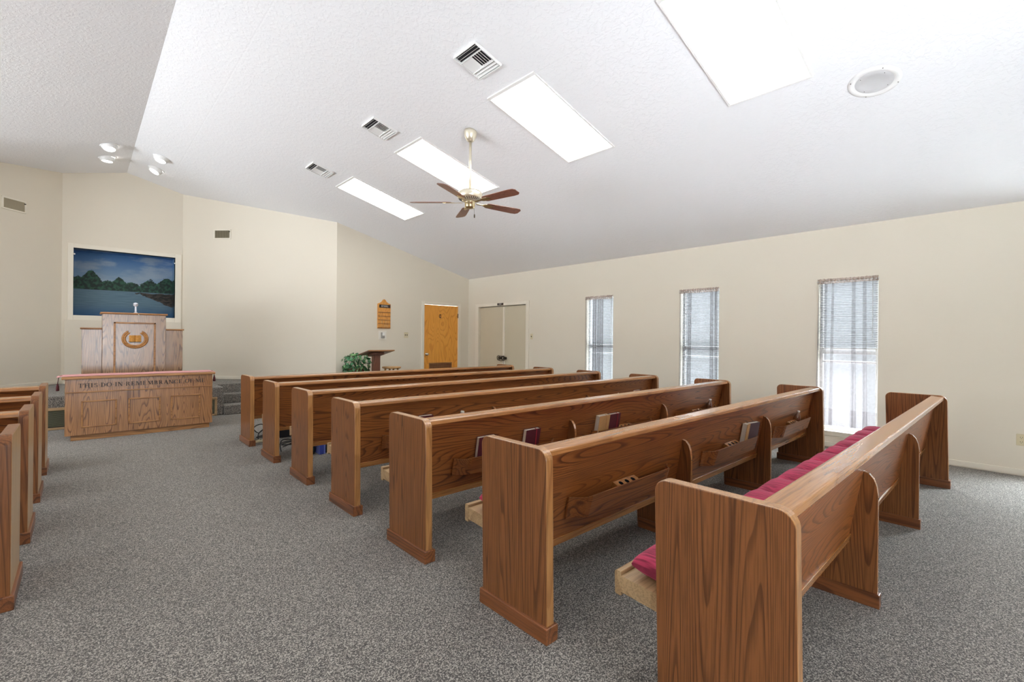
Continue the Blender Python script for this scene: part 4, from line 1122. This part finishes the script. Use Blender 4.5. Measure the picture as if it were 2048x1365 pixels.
# ------------------------------------------------------------------ clutter under the pews
ps = thing('power_strip', 'beige power strip on the carpet behind the frontmost right pew', 'power strip', (1.73, 6.45, 0), .2)
bm = bm_new(); box(bm, -.16, .16, -.03, .03, 0, .028); obj('body', bm, 'beige', ps, bevel=.005)
bm = bm_new()
for i in range(5): box(bm, -.13 + i * .055, -.11 + i * .055, -.012, .012, .028, .029)
obj('socket', bm, 'slot', ps)
def cable(label, pts, r=.0045, n=12, mat='black'):
    P = [Vector(p) for p in pts]; out_ = []
    for i in range(len(P) - 1):
        p0, p1, p2, p3 = P[max(i - 1, 0)], P[i], P[i + 1], P[min(i + 2, len(P) - 1)]
        for k in range(n):
            t = k / n; out_.append(.5 * ((2 * p1) + (p2 - p0) * t + (2 * p0 - 5 * p1 + 4 * p2 - p3) * t * t + (-p0 + 3 * p1 - 3 * p2 + p3) * t ** 3))
    out_.append(P[-1]); bm = bm_new(); tube(bm, out_, r, 6)
    return tag(obj('cable', bm, mat), label, 'cable', 'cables under the front right pews')
cable('black cables looping above the power strip behind the frontmost right pew', [(1.64, 6.44, .035), (1.65, 6.47, .10), (1.72, 6.50, .15), (1.66, 6.52, .10), (1.60, 6.50, .17), (1.70, 6.56, .20), (1.82, 6.55, .13), (1.76, 6.48, .09), (1.62, 6.45, .06), (1.78, 6.50, .045), (1.70, 6.44, .035)], .006)
cable('loose grey and black cables lying beside the black box under the pews', [(1.78, 6.10, .006), (1.90, 6.20, .012), (2.10, 6.18, .008), (2.18, 6.05, .006), (1.98, 6.00, .010), (1.80, 6.06, .006), (1.95, 6.12, .02), (2.25, 6.10, .006)], .006)
cable('single black cable arching off the carpet behind the fifth right pew', [(1.69, 5.70, .006), (1.69, 5.74, .08), (1.73, 5.78, .125), (1.82, 5.82, .11), (1.90, 5.85, .085), (1.82, 5.80, .065), (1.72, 5.74, .05)], .006)
bx = thing('black_box', 'black equipment box under the sixth right pew', 'box', (1.955, 6.56, 0))
bm = bm_new(); box(bm, -.11, .10, -.05, .10, 0, .155); obj('case', bm, 'black', bx, bevel=.006)
bm = bm_new(); box(bm, .101, .135, -.04, .04, .03, .12); obj('plug_adapter', bm, 'white_plastic', bx, bevel=.004)
bb = thing('blue_binder', 'blue binder standing on the carpet under the fourth right pew', 'binder', (2.015, 5.42, 0))
bm = bm_new(); box(bm, -.035, .012, -.11, .11, 0, .235); obj('cover', bm, 'blue_box', bb, bevel=.003)
bm = bm_new(); box(bm, -.039, -.0355, -.11, .11, .004, .23); box(bm, .0125, .030, -.11, .11, .004, .23); obj('side_board', bm, 'blue_light', bb)
bk = tag(obj('dark_case', (lambda b: (box(b, -.04, .04, -.09, .09, 0, .20), b)[1])(bm_new()), 'black', None, bevel=.005), 'black case standing right of the blue binder on the carpet', 'case'); bk.location = (2.105, 5.44, 0)
bk = tag(obj('dark_bag', (lambda b: (lathe(b, [(.05, 0), (.062, .03), (.058, .12), (.03, .18), (.01, .19)], 14), b)[1])(bm_new()), plain('dark_teal_cloth', (.012, .03, .04), .8)), 'small dark bag left of the blue binder on the carpet', 'bag'); bk.location = (1.905, 5.42, 0)

# ------------------------------------------------------------------ light
w = bpy.data.worlds.new('World'); SC.world = w; w.use_nodes = True; nt = w.node_tree; nt.nodes.clear()
wo = nt.nodes.new('ShaderNodeOutputWorld'); bg = nt.nodes.new('ShaderNodeBackground')
tc = nt.nodes.new('ShaderNodeTexCoord'); sx = nt.nodes.new('ShaderNodeSeparateXYZ'); L(nt, tc.outputs['Generated'], sx.inputs[0])
SKY, SKYE, HOR, WEST_LOW, GND, GNDS, GNDX = 8.0, 32.0, .60, 3.0, 7.5, 0.1, 14.0
up = sstep(nt, sx.outputs[2], .10, .45)            # bright overcast sky overhead, horizon kept dim to hold window detail
west = sstep(nt, sx.outputs[0], .75, .35)           # unseen left and back sides, given their own added brightness
low = math_n(nt, 'ADD', math_n(nt, 'MULTIPLY', west, WEST_LOW - HOR), HOR)
st = math_n(nt, 'ADD', math_n(nt, 'MULTIPLY', up, math_n(nt, 'ADD', SKYE, math_n(nt, 'MULTIPLY', west, SKY - SKYE))), math_n(nt, 'MULTIPLY', math_n(nt, 'SUBTRACT', 1., up), low))
bg.inputs[0].default_value = (.88, .94, 1.0, 1)
dn = sstep(nt, sx.outputs[2], -.17, -.42)          # steep ground glow added below the view to lift the ceiling
st = math_n(nt, 'ADD', st, math_n(nt, 'MULTIPLY', dn, GND))
dw = math_n(nt, 'MULTIPLY', sstep(nt, sx.outputs[2], -.015, -.16), west)  # upward glow added beyond the left windows to brighten the ceiling
far = sstep(nt, sx.outputs[0], -.15, -.5)
st = math_n(nt, 'ADD', st, math_n(nt, 'MULTIPLY', dw, math_n(nt, 'ADD', GNDS, math_n(nt, 'MULTIPLY', far, GNDX - GNDS))))
L(nt, st, bg.inputs[1]); L(nt, bg.outputs[0], wo.inputs[0])
def portal(name, loc, rot, sx_, sy_):
    l = bpy.data.lights.new(name, 'AREA'); l.shape = 'RECTANGLE'; l.size = sx_; l.size_y = sy_; l.cycles.is_portal = True
    o = bpy.data.objects.new(name, l); C.objects.link(o); o.location = loc; o.rotation_euler = rot; return o
for a, b in WINS: portal('window_daylight', (XR + .14, (a + b) / 2, (WZ0 + WZ1) / 2), (0, PI / 2, 0), WZ1 - WZ0, b - a)
for a, b in ADDED_LWINS: portal('window_daylight', (XL - .14, (a + b) / 2, 1.35), (0, -PI / 2, 0), 1.7, b - a)
portal('door_daylight', (XC, YB - .13, 1.15), (PI / 2, 0, PI), BDX[1] - BDX[0], 2.2)
# unseen area lamps added on the left slope, mirroring the troffers
for y, _ in LIGHTS:
    l = bpy.data.lights.new('left_area_lamp', 'AREA'); l.shape = 'RECTANGLE'; l.size = 1.24; l.size_y = .61; l.color = (1, 1, .95); l.energy = TROFF * PI * 1.24 * .61
    o = bpy.data.objects.new('left_area_lamp', l); C.objects.link(o); o.location = (2 * XC - 3.614, y, zc(3.614) - .012); o.rotation_euler = (0, -AS, 0)

# ------------------------------------------------------------------ camera
cd = bpy.data.cameras.new('Camera'); cd.sensor_fit = 'HORIZONTAL'; cd.sensor_width = 36.; cd.lens = 36. * FPX / 2048
cd.shift_y = -(682.5 - CY) / 2048; cd.clip_start = .02
co = bpy.data.objects.new('Camera', cd); C.objects.link(co)
co.matrix_world = T(0, 0, CAM_H) @ RZ(math.radians(-YAW)) @ RX(PI / 2) @ RZ(math.radians(-ROLL))
SC.camera = co
SC.view_settings.view_transform = 'Standard'; SC.view_settings.look = 'None'; SC.view_settings.gamma = 1.; SC.view_settings.use_curve_mapping = False
SC.view_settings.exposure = 0.90
cy = SC.cycles
cy.max_bounces = 12; cy.diffuse_bounces = 6; cy.glossy_bounces = 4; cy.transparent_max_bounces = 24; cy.transmission_bounces = 6
cy.caustics_reflective = False; cy.caustics_refractive = False; cy.sample_clamp_indirect = 8.; cy.use_denoising = True
